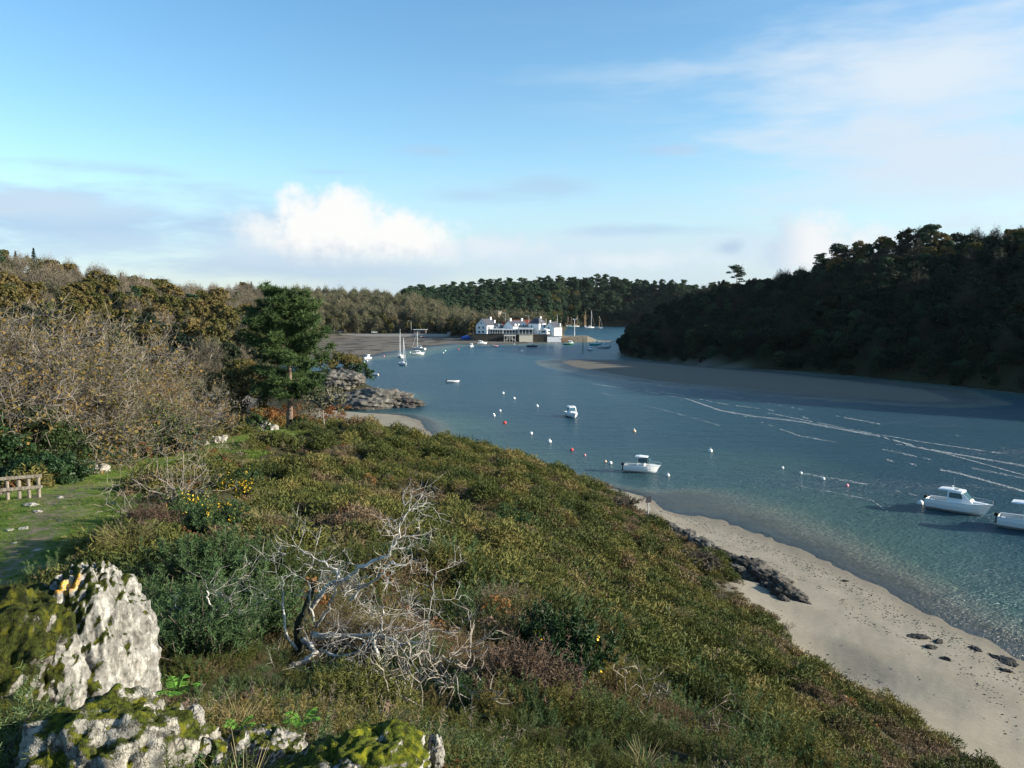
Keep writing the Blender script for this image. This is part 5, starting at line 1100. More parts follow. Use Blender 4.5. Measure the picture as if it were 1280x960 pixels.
def make_hull(L, B, H, mat, root, gun=.035, cockpit=(.02, .45), floor=.35, stripe=None, n=13, **kw):
    rings = hull_rings(L, B, H, n=n, **kw); b_ = MB(); b_.loft([r_[::-1] for r_ in rings], 0, cap=(True, True))
    k0 = 0; k1 = int(round(cockpit[1] * (n - 1)))
    # cockpit sole and inside walls, then the deck forward of it
    fl = H * floor; ins = [[(r_[0][0], r_[0][1] * .86, r_[0][2]), (r_[0][0], r_[0][1] * .80, fl), (r_[8][0], r_[8][1] * .80, fl), (r_[8][0], r_[8][1] * .86, r_[8][2])] for r_ in rings[k0:k1 + 1]]
    b_.loft(ins, 1, cap=(True, True))
    for s in (0, 8):
        b_.loft([[(r_[s][0], r_[s][1], r_[s][2]), (r_[s][0], r_[s][1] * .86, r_[s][2] + .005)] for r_ in rings[k0:k1 + 1]], 1, cap=(False, False))
    deck_from(rings, k1, n - 1, .0, 1.0, b_, 1)
    h = b_.build('hull', [mat, M['deck']], root)
    g_ = MB()
    for s in (0, 8): g_.tube([(r_[s][0], r_[s][1], r_[s][2]) for r_ in rings], gun, 5)
    g_.build('rubbing_strake', stripe or M['white_paint'], root); return rings
def outboard(root, x, y=0, z=.55, s=1.0, mat=None):
    o = MB(); o.prism([(-.16, .10), (.16, .10), (.18, .30), (.10, .46), (-.12, .46), (-.20, .28)], 1, y - .11, y + .11); o.build('outboard_motor', mat or M['black'], root).location = (x - .22 * s, 0, z)
    l_ = MB(); l_.box((x - .22 * s, y, z - .2), (.13, .09, .7)); l_.box((x - .25 * s, y, z - .55), (.34, .05, .10)); l_.build('motor_leg', M['black'], root)
def cabin_boat(name, loc, rz, L, B, H, label, cat='motorboat', ch=1.15, c0=.36, c1=.62, hullmat='white_paint', roofover=.15, rail=True, motor=True, pole=True, open_back=False, group=None, glass='tint_glass', cw=.74, stripe=None, hatch=True):
    """small motorboat: hull, raked wheelhouse with windows, foredeck, bow rail, outboard"""
    root = empty(name, loc, rz, label, cat, group); R_ = make_hull(L, B, H, M[hullmat], root, cockpit=(.02, c0), stripe=stripe)
    x0 = -L / 2 + c0 * L; x1 = -L / 2 + c1 * L; zb = H * 1.02; zt = zb + ch; w0 = B / 2 * cw; w1 = w0 * .86; nose = L * .15; f = MB()
    if not open_back:
        f.loft([[(x0, -w0, zb - .03), (x0 + .02, -w1, zt), (x0 + .02, w1, zt), (x0, w0, zb - .03)], [(x1, -w0 * .95, zb), (x1 - nose * .25, -w1 * .95, zt), (x1 - nose * .25, w1 * .95, zt), (x1, w0 * .95, zb)], [(x1 + nose, -w0 * .6, zb), (x1 - nose * .2, -w1 * .8, zt), (x1 - nose * .2, w1 * .8, zt), (x1 + nose, w0 * .6, zb)]], 0)
        f.build('wheelhouse', M['white_paint'], root)
    else:
        for sx, sy in ((x0 + .1, 1), (x0 + .1, -1)): f.tube([(sx, sy * w0, zb), (sx + .08, sy * w1, zt)], .03, 6)
        f.loft([[(x1 - .5, -w0, zb), (x1 - .5, w0, zb)], [(x1 - .5, -w0, zb + .35), (x1 - .5, w0, zb + .35)]], 0, cap=(False, False))
        f.box(((x0 + x1) / 2, 0, zb - .12), (.5, w0 * .9, .55)); f.build('console', M['white_paint'], root)
    r_ = MB(); r_.loft([[(x0 - roofover * L, -w1 * .98, zt + .02), (x0 - roofover * L, -w1 * .8, zt + .10), (x0 - roofover * L, w1 * .8, zt + .10), (x0 - roofover * L, w1 * .98, zt + .02)], [(x0 + .3, -w1 * 1.06, zt + .03), (x0 + .3, -w1 * .85, zt + .16), (x0 + .3, w1 * .85, zt + .16), (x0 + .3, w1 * 1.06, zt + .03)], [(x1 - nose * .1, -w1 * .95, zt), (x1 - nose * .2, -w1 * .75, zt + .09), (x1 - nose * .2, w1 * .75, zt + .09), (x1 - nose * .1, w1 * .95, zt)]], 0); rf = r_.build('cabin_roof', M['white_paint'], root)
    if hatch: q = MB(); q.box(((x0 + x1) / 2 - .1, 0, zt + .165), (.45, w1 * .7, .03)); q.build('roof_hatch', M['dark_glass'], rf)
    # side windows and windscreen, a little proud of the wheelhouse
    for s in (-1, 1):
        q = MB(); a_ = [(x0 + .18, s * (w0 * .965 + .012), zb + ch * .40), (x1 - .02, s * (w0 * .925 + .012), zb + ch * .40), (x1 - nose * .2, s * (w1 * .975 + .012), zb + ch * .88), (x0 + .18, s * (w1 * 1.01 + .012), zb + ch * .88)]
        q.loft([a_, [(x_, y_ - s * .03, z_) for x_, y_, z_ in a_]], 0, close=True); q.build('side_window', M[glass], root)
    q = MB(); n_ = nose
    for s in (-1, 1):
        lo, hi = .34, .90; P = lambda u_, v: tuple(np.array((x1 + n_ * .98 * (1 - v) - n_ * .2 * v + .03, s * (w0 * .6 * (1 - v) + w1 * .8 * v) * u_, zb + ch * v + .02)))
        a_ = [P(.06, lo), P(.92, lo), P(.92, hi), P(.06, hi)]; q.loft([a_, [(x_ - .03, y_, z_ - .02) for x_, y_, z_ in a_]], 0, close=True)
    q.build('windscreen', M[glass], root)
    fd = MB(); xa = x1 + nose * .3; xb = L * .40; fd.loft([[(xa, -w0 * .55, zb), (xa, -w0 * .4, zb + .20), (xa, w0 * .4, zb + .20), (xa, w0 * .55, zb)], [(xb, -w0 * .2, zb + .12 * H), (xb, -w0 * .12, zb + .16), (xb, w0 * .12, zb + .16), (xb, w0 * .2, zb + .12 * H)]], 0); fd.build('foredeck', M['white_paint'], root)
    if rail:
        q = MB(); n = len(R_)
        for s in (0, 8):
            top = [(r_[s][0] * .985, r_[s][1] * .92, r_[s][2] + .42) for r_ in R_[8:]]; q.tube(top, .018, 5)
            for r_ in R_[8::2]: q.tube([(r_[s][0], r_[s][1] * .95, r_[s][2]), (r_[s][0] * .985, r_[s][1] * .92, r_[s][2] + .42)], .014, 4)
        q.build('bow_rail', M['steel'], root)
    if motor: outboard(root, -L / 2, 0, H * .75)
    if pole:
        q = MB(); q.tube([(x0 + .3, w1 * .6, zt + .1), (x0 + .25, w1 * .6, zt + 1.25)], .014, 4); q.build('aerial', M['steel'], root)
        q = MB(); q.tube([(x0 + .25, 0, zt + .1), (x0 + .25, 0, zt + .38)], .05, 6); q.sphere((x0 + .25, 0, zt + .42), .10, 8, 6, (1, 1, .7)); q.build('mast_light', M['white_paint'], root)
    q = MB()
    q.box((-L / 2 + .32, 0, H * .60), (.35, B * .55, .35)); q.build('stern_bench', M['white_paint'], root)
    return root
def mpos(px, py): p_ = onz(px, py, 0); return p_
def yaw(dx, dy): return math.atan2(dy, dx)
p_ = mpos(1199, 640)
cabin_boat('cabin_cruiser', (p_[0], p_[1], 0), -.78, 6.4, 2.5, 1.15, 'white cabin cruiser with tinted windows and bow rail moored off the beach at right', ch=1.15, c0=.34, c1=.58, cw=.76)
p_ = mpos(1302, 665)
b_ = cabin_boat('cabin_cruiser', (p_[0], p_[1], 0), -.70, 7.4, 2.6, 1.15, 'white motorboat cut off by the right edge of the picture', ch=1.5, c0=.30, c1=.55)
p_ = mpos(803, 590)
cabin_boat('console_boat', (p_[0], p_[1], 0), -.3, 4.9, 2.0, .92, 'small open white motorboat with a hard top roof near the heath slope', ch=1.15, c0=.36, c1=.66, open_back=True, rail=True, pole=False, roofover=.05, hatch=False)
p_ = mpos(715, 521)
cabin_boat('cabin_boat', (p_[0], p_[1], 0), -1.35, 5.2, 2.1, .85, 'white cabin boat seen bow on in the middle of the channel', ch=1.15, c0=.35, c1=.58, cw=.85, pole=False)
def yacht(name, px, py, mast_top, L, rz, label, sail=None, group=None, hullmat='white_paint', mastmat='mast', cat='sailboat', jib=True, mizzen=False, mr=1.0):
    p_ = mpos(px, py); root = empty(name, (p_[0], p_[1], 0), rz, label, cat, group); B = L * .31; H = L * .115
    make_hull(L, B, H, M[hullmat], root, cockpit=(.02, .28), transom=.65, sheer=.2, draft=.5); Y = p_[1]; mh = max(5, CAMZ + (385 - mast_top) * Y / 1000)
    q = MB(); q.loft([[(-L * .2, -B * .28, H), (-L * .19, -B * .22, H + .42), (-L * .19, B * .22, H + .42), (-L * .2, B * .28, H)], [(L * .08, -B * .26, H), (L * .05, -B * .18, H + .36), (L * .05, B * .18, H + .36), (L * .08, B * .26, H)], [(L * .22, -B * .12, H * 1.06), (L * .21, -B * .08, H * 1.06 + .08), (L * .21, B * .08, H * 1.06 + .08), (L * .22, B * .12, H * 1.06)]], 0); cb = q.build('cabin', M['white_paint'], root)
    for s in (-1, 1):
        q = MB(); q.box((-L * .06, s * B * .25, H + .20), (L * .2, .03, .13)); q.build('cabin_window', M['dark_glass'], cb)
    q = MB(); q.tube([(L * .1, 0, H), (L * .1, 0, mh)], [.13 * mr, .085 * mr], 7); q.build('mast', M[mastmat], root)
    q = MB(); q.tube([(L * .1, 0, H + 1.0), (-L * .28, 0, H + .95)], .05, 6); q.build('boom', M[mastmat], root)
    q = MB(); q.tube([(L * .08, 0, H + 1.15), (-L * .1, 0, H + 1.12), (-L * .27, 0, H + 1.04)], [.16, .13, .06], 7); q.build('sail_cover', M[sail or 'white_paint'], root)
    q = MB(); q.tube([(L * .49, 0, H * 1.15), (L * .1, 0, mh * .97)], .05 if jib else .02, 5); q.build('furled_jib', M['white_paint'], root)
    q = MB()
    for a_, b__ in (((-L * .49, 0, H), (L * .1, 0, mh)), ((L * .08, B * .45, H), (L * .1, 0, mh * .98)), ((L * .08, -B * .45, H), (L * .1, 0, mh * .98))): q.tube([a_, b__], .018, 3)
    q.tube([(L * .1, -B * .25, mh * .6), (L * .1, B * .25, mh * .6)], .025, 4); q.build('rigging', M['steel'], root)
    if mizzen: q = MB(); q.tube([(-L * .35, 0, H), (-L * .35, 0, mh * .7)], .2, 6); q.build('mizzen_mast', M[mastmat], root)
    return root
yacht('sailboat', 501, 447, 411, 8.2, 1.9, 'white sailboat with the taller mast of the pair off the mud flats')
yacht('sailboat', 504, 456.5, 422, 7.2, -1.1, 'white sailboat nearest of the four yachts, blue sail cover at the foot of its mast', sail='blue')
yacht('sailboat', 523.5, 437, 414, 8.5, 2.6, 'white sailboat lying behind the white motorboat at the edge of the mud flats')
cl = 'sailing yachts moored in the far bend beyond the quay'
for px, py, top, L, rz, hm, mm, lb in ((731.5, 409.5, 389, 9, 1.2, 'blue_car', 'mast_wood', 'dark hulled ketch with tan masts at the left of the yachts in the far bend'), (738, 410, 388, 10, .25, 'white_paint', 'mast', 'white yacht with the tallest mast in the far bend'), (748, 410.5, 395, 9, -.3, 'white_paint', 'mast_wood', 'white yacht with tan rigging at the right of the far bend'), (709, 408.5, 395, 8, .1, 'white_paint', 'mast_wood', 'distant yacht with a tan mast just beyond the pier lamp, leftmost'), (713, 408.5, 396, 8, .1, 'turq_hull', 'mast_wood', 'distant pale blue yacht directly behind the quay lamp'), (720.5, 408.5, 394, 8, .2, 'white_paint', 'mast_wood', 'distant yacht right of the quay lamp')):
    yacht('sailing_yacht', px, py, top, L, rz, lb, group=cl, hullmat=hm, mastmat=mm, mizzen=(px == 731.5), mr=1.9)
def far_motor(px, py, L, rz, label, hullmat='white_paint', ch=1.05, **kw):
    p_ = mpos(px, py); return cabin_boat('motorboat', (p_[0], p_[1], 0), rz, L, L * .37, L * .15, label, hullmat=hullmat, ch=ch, pole=False, rail=False, hatch=False, **kw)
far_motor(459, 449, 5.2, -1.9, 'white motorboat by the mud flats, leftmost boat on the water', c0=.3, c1=.6, cw=.85)
far_motor(523, 443.5, 6.2, .1, 'white motorboat moored in front of the third sailboat')
far_motor(589, 434, 5.6, -1.7, 'white cabin boat moored left below the gabled white house', cw=.85)
far_motor(603, 430, 6.4, .1, 'white fishing boat with a stub mast in front of the gabled white house', c0=.25, c1=.5)
far_motor(656, 427.5, 6.4, -.2, 'white motorboat drawn up below the terrace wall')
far_motor(674, 426.5, 7.0, .3, 'white motorboat aground on the slip between the houses')
far_motor(666, 433.5, 6.4, -.1, 'dark hulled open motorboat moored before the houses', hullmat='antifoul', open_back=True, ch=.7)
far_motor(711, 431, 6.6, .05, 'green hulled boat with a white wheelhouse below the pier', hullmat='green_hull', c0=.55, c1=.78, ch=1.5)
far_motor(745, 431.5, 7.6, .1, 'turquoise motorboat moored off the end of the pier', hullmat='turq_hull', c0=.45, c1=.68)
far_motor(738.5, 438, 5.4, -1.2, 'small white boat with brown gear aboard, nearest boat to the green withy', c0=.3, c1=.55, hullmat='deck')
far_motor(755.5, 435, 8.2, -.05, 'long white fishing boat with a small wheelhouse beside the dark point', c0=.5, c1=.68, ch=1.5)
def dinghy(px, py, L, rz, label, hullmat='white_paint', z=0, motor=True, name='dinghy'):
    p_ = onz(px, py, z); root = empty(name, (p_[0], p_[1], max(z, hz(p_[0], p_[1]) if z else 0)), rz, label, 'dinghy')
    make_hull(L, L * .42, L * .14, M[hullmat], root, cockpit=(.02, .82), floor=.25, draft=.12)
    for x in (-.22, .12): q = MB(); q.box((x * L, 0, L * .105), (.25, L * .36, .04)); q.build('thwart', M['teak'], root)
    if motor: outboard(root, -L / 2, 0, L * .09)
dinghy(466, 469, 4.2, 2.9, 'small white dinghy off the rocky point')
dinghy(567, 478, 3.8, .1, 'white dinghy alone in the middle of the channel')
dinghy(529, 422, 4.2, .2, 'small red boat lying on the mud by the shore road', 'red_paint', .8, False)
dinghy(619.5, 432.8, 3.4, .1, 'low red tender floating before the gabled white house', 'red_paint', 0, False)
def raft(px, py, L, B, rz, label, z=.5):
    p_ = onz(px, py, z); root = empty('raft', (p_[0], p_[1], z), rz, label, 'raft'); q = MB(); q.box((0, 0, .35), (L, B, .25)); q.build('deck', M['concrete'], root)
    for s in (-1, 1): q = MB(); q.tube([(-L * .48, s * B * .38, .12), (L * .48, s * B * .38, .12)], .22, 8); q.build('float', M['antifoul'], root)
raft(521, 424.5, 9, 3, .05, 'flat grey raft aground on the mud behind the sailboats'); raft(450, 424, 8, 2.5, .02, 'low grey raft lying on the mud left of the sailboats')
# buoys
def make_buoy(mat, r_, root): 
    q = MB(); q.sphere((0, 0, r_ * .35), r_, 14, 10); q.build('float', M[mat], root, True); q = MB(); q.tube([(0, 0, r_ * 1.25), (0, 0, r_ * 1.6)], r_ * .14, 6); q.tube([(math.cos(i * .785) * r_ * .22, 0, r_ * 1.75 + math.sin(i * .785) * r_ * .22) for i in range(9)], r_ * .06, 4); q.build('eye', M['steel'], root)
BU = [(628.7, 492, 1, 'w', 'white buoy farthest out in the middle of the channel, beyond the other white ones'), (642.5, 498.5, 1, 'w', 'white buoy with a small tender mark, right of the farthest white buoy'), (671.3, 508, 1, 'w', 'white buoy left of the cabin boat seen bow on'), (625, 514, .9, 'w', 'white buoy directly above the twin white buoys on the left'), (617.5, 520, .9, 'w', 'white buoy leftmost of the group in the channel'), (630.8, 529.3, 1.15, 'r', 'faded red buoy among white buoys left of the cabin boat'),
      (663.8, 542.5, 1.05, 'w', 'white buoy between the red buoy and the heath'), (686.8, 552.6, 1.2, 'w', 'white buoy nearest the faded red mooring by the heath'), (714.7, 563, 1.0, 'r', 'red buoy between two white ones below the cabin boat'), (731, 569.5, .7, 'p', 'tiny pink float off the edge of the heath'), (756.6, 577.5, .8, 'o', 'little orange float left of the console boat'), (763, 579.5, 1.0, 'w', 'white buoy at the stern of the console boat'), (792.7, 539.7, 1.15, 'o', 'pale orange buoy alone above the console boat'),
      (888, 564.5, 1.2, 'w', 'white buoy alone in open water right of the console boat'), (834.8, 595, 1.0, 'w', 'white buoy at the bow of the console boat'), (978, 585.5, .8, 'w', 'white buoy first in the line leading to the cruiser'), (1001, 592, .8, 'w', 'white buoy second in the line leading to the cruiser'), (1029, 599.3, .9, 'w', 'white buoy third in the line leading to the cruiser'), (1058.6, 607.8, .95, 'p', 'pinkish buoy fourth in the line leading to the cruiser'), (1150.5, 630, 1.35, 'w', 'large white buoy at the stern of the white cruiser'),
      (455, 453.5, .9, 'g', 'pale green buoy below the leftmost motorboat'), (459, 451.5, .8, 'w', 'small white buoy below the leftmost motorboat'), (480, 445.3, .7, 'p', 'small pink buoy left of the pair of sailboats'), (512.5, 441, .9, 'g', 'green buoy between the sailboats'), (554, 441.3, .8, 'w', 'white buoy right of the sailboats, lower of two'), (556.5, 439, .9, 'g', 'pale green buoy right of the sailboats, upper of two'), (573, 437.3, .9, 'r', 'red buoy left of the far cabin boats'), (652, 439.5, 1.1, 'w', 'white buoy in front of the terrace of the houses'), (643, 430.5, .7, 'w', 'tiny white buoy below the terrace stilts')]
for px, py, s, c_, lb in BU:
    p_ = onz(px, py, 0); Y = p_[1]; r_ = s * np.interp(Y, (80, 200, 420), (.24, .34, .52)); rt = empty('mooring_buoy', (p_[0], p_[1], 0), rng.uniform(0, 6), lb, 'buoy', 'mooring buoys in the channel'); make_buoy({'w': 'buoy_white', 'r': 'red_paint', 'p': 'pink_buoy', 'o': 'buoy_orange', 'g': 'buoy_green'}[c_], r_, rt)
p_ = onz(728.5, 441, 0); q = MB(); q.tube([(0, 0, -1), (.05, 0, 3), (0, 0, (441 - 424.5) * p_[1] / 1000)], [.22, .2, .15], 6); o = q.build('withy', M['withy']); o.location = tuple(p_); tag(o, 'thin dark green withy pole standing in the water by the dark point', 'pole')

# ------------------------------------------------------------------ waterside houses
YH = 522.0
def hp(px, Y=YH): return np.array([(px - 640) * Y / 1000, Y])
def win(root, mb_face, u_, z, w_, h, mat='dark_glass'):
    """window on a wall: face = (origin, along, normal)"""
    o, al, nn = [np.array(q, float) for q in mb_face]; c_ = o + al * u_ + np.array([0, 0, z]); an = math.atan2(al[1], al[0])
    q = MB(); q.box(c_ + nn * .03, (w_ + .22, .07, h + .22), an); f = q.build('window', M['white_wall'], root); q = MB(); q.box(c_ + nn * .075, (w_, .05, h), an); q.build('pane', M[mat], f)
def gabled(name, c, yw, W_, Ln, eave, ridge, label, wall='white_wall', roof='slate', z0=0.0, hip=False, wins=(), chim=(), dormer=(), over=.25, cat='house', base=None):
    """house with ridge along local y; gables face -y and +y; c = (x, y, z0) of the centre"""
    root = empty(name, c, yw, label, cat); x = W_ / 2; y = Ln / 2
    b_ = MB()
    if hip: b_.box((0, 0, eave / 2), (W_, Ln, eave))
    else: b_.prism([(-x, 0), (x, 0), (x, eave), (0, ridge - .12), (-x, eave)], 1, -y, y)
    b_.build('wall', M[wall], root)
    r_ = MB(); th = .18; ov = over
    if hip:
        k = min(x, y) * .55; A_ = [(-x - ov, -y - ov, eave + .004), (x + ov, -y - ov, eave + .004), (x + ov, y + ov, eave + .004), (-x - ov, y + ov, eave + .004)]; T = [(-x + k, -y + k * 1.3, ridge), (x - k, -y + k * 1.3, ridge), (x - k, y - k * 1.3, ridge), (-x + k, y - k * 1.3, ridge)]; r_.loft([A_, T], 0, close=True)
    else:
        sl_ = (ridge - eave) / x
        for s in (-1, 1): r_.prism([(0, ridge), (s * (x + ov), eave - sl_ * ov), (s * (x + ov), eave - sl_ * ov + th), (0, ridge + th)], 1, -y - ov, y + ov)
    rf = r_.build('roof', M[roof], root)
    for cx, cy, cz, cw_, hh_ in chim:
        q = MB(); q.box((cx, cy, cz), (cw_, cw_ * 1.3, hh_)); q.box((cx, cy, cz + hh_ / 2 + .12), (cw_ * 1.2, cw_ * 1.5, .2)); q.build('chimney', M['white_wall'], rf)
    for dx, dy, dz, dw, dh in dormer:   # gabled dormers on the roof side dx
        q = MB(); s = 1 if dx > 0 else -1; q.prism([(-dw / 2 + dy, dz), (dw / 2 + dy, dz), (dw / 2 + dy, dz + dh * .6), (dy, dz + dh), (-dw / 2 + dy, dz + dh * .6)], 0, dx * .2, dx); dm = q.build('dormer', M['white_wall'], root); q = MB(); q.box((dx + s * .03, dy, dz + dh * .38), (.06, dw * .45, dh * .36)); q.build('pane', M['dark_glass'], dm)
    F_ = {'S': ((0, -y, 0), (1, 0, 0), (0, -1, 0)), 'E': ((x, 0, 0), (0, 1, 0), (1, 0, 0)), 'W': ((-x, 0, 0), (0, -1, 0), (-1, 0, 0))}
    for fc, u_, z, w_, h in wins: win(root, F_[fc], u_, z, w_, h)
    return root
YW = -.64       # ridge runs back and to the right
zq = 5.2        # quay level at the houses
p_ = hp(608); gabled('gabled_house', (p_[0], YH + 6, zq), YW, 9.2, 11, 5.6, 9.6, 'white gabled house with grey slate roof at the left end of the waterside row', wins=[('S', -1.8, 4.0, 1.3, 1.3), ('S', 1.6, 4.0, 1.3, 1.3), ('S', -1.8, 1.3, 1.5, 1.3), ('S', 1.4, 1.3, 1.5, 1.3), ('S', 0, 7, .9, 1.0), ('E', -3.4, 4.0, 1.6, 1.4), ('E', 0, 1.4, 1.3, 1.3), ('E', 3, 4, 1.3, 1.3)], chim=[(.3, 3.6, 9.9, .9, 1.6), (2.6, 5.0, 7.8, .8, 1.6)])
p_ = hp(623); gabled('small_house', (p_[0], YH + 9, zq), YW, 6.0, 7, 3.6, 6.0, 'small white gabled annexe between the left house and the long house', wins=[('S', 0, 2.0, 1.2, 1.2), ('E', 0, 2, 1.2, 1.2)], chim=[(2.2, -2.6, 5.2, .8, 2.2)])
p_ = hp(645); gabled('long_house', (p_[0], YH + 9, zq), YW - .1, 9.0, 15, 4.8, 8.4, 'long white house with a row of white dormers in the middle of the waterside row', wins=[('E', -4.5, 2.4, 1.3, 1.4), ('E', -1.5, 2.4, 1.3, 1.4), ('E', 1.5, 2.4, 1.3, 1.4), ('E', 4.5, 2.4, 1.3, 1.4), ('S', -1.5, 3, 1.3, 1.3), ('S', 1.5, 3, 1.3, 1.3)], chim=[(0, -5.5, 9.0, .9, 1.6), (0, 5.8, 9.0, .9, 1.6)], dormer=[(4.3, -5, 4.2, 1.9, 2.6), (4.3, -1.8, 4.2, 1.9, 2.6), (4.3, 1.4, 4.2, 1.9, 2.6), (4.3, 4.6, 4.2, 1.9, 2.6)])
p_ = hp(672); gabled('hipped_house', (p_[0], YH + 6, zq), YW, 8.4, 8.4, 6.6, 10.2, 'tall white house with a steep dark hipped roof', hip=True, wins=[('E', -2, 5.2, 1.2, 1.3), ('E', 1.6, 5.2, 1.2, 1.3), ('E', 0, 1.6, 2.4, 1.4), ('S', -1.6, 4.8, .9, 1.2)], chim=[(1.5, 1.4, 10.3, .9, 1.4)], dormer=[(3.2, 0, 6.7, 1.8, 2.0)])
p_ = hp(677); gabled('veranda', (p_[0] + 2.4, YH + .6, zq - .05), YW, 5.6, 4.4, 2.6, 3.4, 'low white glazed veranda in front of the hipped house', wins=[('E', 0, 1.5, 2.6, 1.1), ('S', 0, 1.5, 3.2, 1.1)], over=.15, roof='white_wall', cat='veranda')
p_ = hp(692); gabled('gabled_cottage', (p_[0], YH + 5, zq - 1.2), YW, 7.6, 9.0, 5.4, 8.8, 'white gabled cottage at the right end of the waterside row', wins=[('S', -.6, 5.2, .9, 1.2), ('S', -.6, 2.2, 1.0, 1.3), ('E', -1.6, 3.6, 1.1, 1.4), ('E', 1.2, 3.6, 1.1, 1.4)], chim=[(0, -4.0, 9.0, .8, 1.4), (3.0, 3.4, 6.8, .7, 1.6)], roof='slate')
# dark raised quay with the stilted terrace
def quay(name, pxs, Ys, zt, zb, mat, label, cat='quay', depth=16, cap='concrete'):
    root = empty(name, (*hp((pxs[0] + pxs[1]) / 2, Ys), 0), 0, label, cat); a_ = hp(pxs[0], Ys) - hp((pxs[0] + pxs[1]) / 2, Ys); w_ = -2 * a_[0]
    q = MB(); q.prism([(-.5, zb), (depth, zb), (depth, zt - .2), (0, zt - .2)], 0, -w_ / 2, w_ / 2); q.build('masonry', M[mat], root)
    q = MB(); q.box((0, depth / 2 - .15, zt - .1), (w_ + .15, depth + .3, .2)); q.build('coping', M[cap], root); return root
quay('stone_quay', (592, 630), YH - 2.0, 5.2, -.5, 'quay_dark', 'dark weedy quay wall under the left gabled house', depth=22, cap='quay_dark')
quay('stone_quay', (630.1, 649), YH - 2.0, 5.2, -.5, 'quay_dark', 'dark recess of quay behind the stilted deck', depth=22)
quay('stone_quay', (649.1, 666), YH - 3.5, 5.0, -.5, 'cream_wall', 'pale rendered quay wall under the terrace windows', depth=22)
quay('stone_quay', (666.1, 683.8), YH - 2.2, 5.2, -.5, 'quay_dark', 'dark quay wall under the tall hipped house', depth=22)
quay('stone_quay', (684, 701.5), YH - 2.6, 4.0, -.5, 'white_wall', 'white quay wall under the right hand cottage', depth=22)
# terrace: flat roof, posts and glazing
def terrace(pxs, Y, z0, z1, label, name='terrace_pavilion', posts=6):
    c_ = hp((pxs[0] + pxs[1]) / 2, Y); w_ = (pxs[1] - pxs[0]) * Y / 1000; root = empty(name, (c_[0], c_[1], z0), -.06, label, 'pavilion')
    q = MB(); q.box((0, 2.2, z1 - z0 - .35), (w_, 5.2, .8)); q.build('flat_roof', M['white_wall'], root)
    for k in range(posts): q = MB(); q.box((-w_ / 2 + .3 + k * (w_ - .6) / (posts - 1), 0, (z1 - z0 - .75) / 2), (.22, .22, z1 - z0 - .75)); q.build('post', M['white_wall'], root)
    q = MB(); q.box((0, 2.6, (z1 - z0 - .75) / 2), (w_ - .6, 3.6, z1 - z0 - .76)); q.build('glazing', M['dark_glass'], root)
    q = MB(); q.box((0, -.05, .9), (w_, .06, .08)); q.box((0, -.05, .45), (w_, .05, .06)); q.build('railing', M['white_wall'], root)
terrace((612, 628.5), YH - 1.0, 5.2, 8.6, 'shaded covered terrace with dark glazing beside the left gabled house')
terrace((628.7, 648), YH - 1.2, 5.2, 8.5, 'white fronted terrace room above the stilted deck')
terrace((648.3, 666), YH - 2.4, 5.0, 8.9, 'white terrace restaurant front with wide windows right of the stilted deck', posts=5)
def deck(pxs, Y, z, label):
    c_ = hp((pxs[0] + pxs[1]) / 2, Y); w_ = (pxs[1] - pxs[0]) * Y / 1000; root = empty('stilted_deck', (c_[0], c_[1], 0), 0, label, 'deck')
    q = MB(); q.box((0, 0, z), (w_, 6, .3)); q.build('platform', M['deck'], root)
    for k in range(5):
        for yy in (-2.8, 2.4): q = MB(); q.box((-w_ / 2 + .2 + k * (w_ - .4) / 4, yy, z / 2 - .5), (.24, .24, z + .7)); q.build('stilt', M['deck'] if yy < 0 else M['teak'], root)
    q = MB(); q.box((0, -2.9, z * .5), (w_, .12, .16)); q.tube([(-w_ / 2, -2.9, .6), (0, -2.9, z - .3)], .07, 4); q.tube([(w_ / 2, -2.9, .6), (0, -2.9, z - .3)], .07, 4); q.build('brace', M['deck'], root)
    q = MB(); q.box((0, -2.9, z + 1.0), (w_, .08, .08))
    for k in range(9): q.box((-w_ / 2 + k * w_ / 8, -2.9, z + .58), (.06, .06, .84))
    q.build('railing', M['white_wall'], root)
deck((630, 644.5), YH - 5.2, 4.2, 'pale timber deck standing on stilts over the foreshore in front of the houses')
# long stone pier to the right
def pier():
    c_ = hp(701.5, YH - 1); root = empty('stone_pier', (c_[0], c_[1], 0), 0, 'low stone pier with sloping beige end running out from the houses', 'pier')
    q = MB(); L = 17.0; q.loft([[(0, 0, -.5), (0, .8, 3.6), (0, 11, 3.6), (0, 12, -.5)], [(L, .5, -.5), (L, 1.2, 3.9), (L, 8, 3.9), (L, 9, -.5)], [(L + 9, 3, -.6), (L + 7, 3.4, .9), (L + 7, 6, .9), (L + 9, 7, -.6)]], 0); q.build('masonry', M['quay'], root)
    q = MB(); q.loft([[(L + 5, 2.4, -.5), (L + 5, 3, .9), (L + 5, 6, .9), (L + 5, 7, -.5)], [(L + 18, 4, -.5), (L + 17, 4.4, .45), (L + 17, 6, .45), (L + 18, 7, -.5)]], 0); q.build('slipway', M['quay'], root)
    q = MB(); q.box((3.2, -1.2, 1.4), (6, 1.6, 2.2)); q.build('landing_stage', M['teak'], root)
pier()
# foreshore wall and road along the far shore
p1 = onz(360, 418.6, .9)
def shore_road():
    root = empty('stone_embankment', (0, 0, 0), 0, 'long low pale shore wall along the road at the head of the mud flats', 'embankment'); A_ = at(300, 417.5, 596); B_ = at(592, 418, 590); q = MB()
    n = 20; rg = []
    for k in range(n + 1): u_ = k / n; x = A_[0] + (B_[0] - A_[0]) * u_; y = 596 - 6 * u_; rg.append([(x, y, .2), (x, y + .5, 3.0), (x, y + 1.1, 3.0), (x, y + 1.2, .2)])
    q.loft(rg, 0); q.build('masonry', M['concrete'], root)
shore_road()
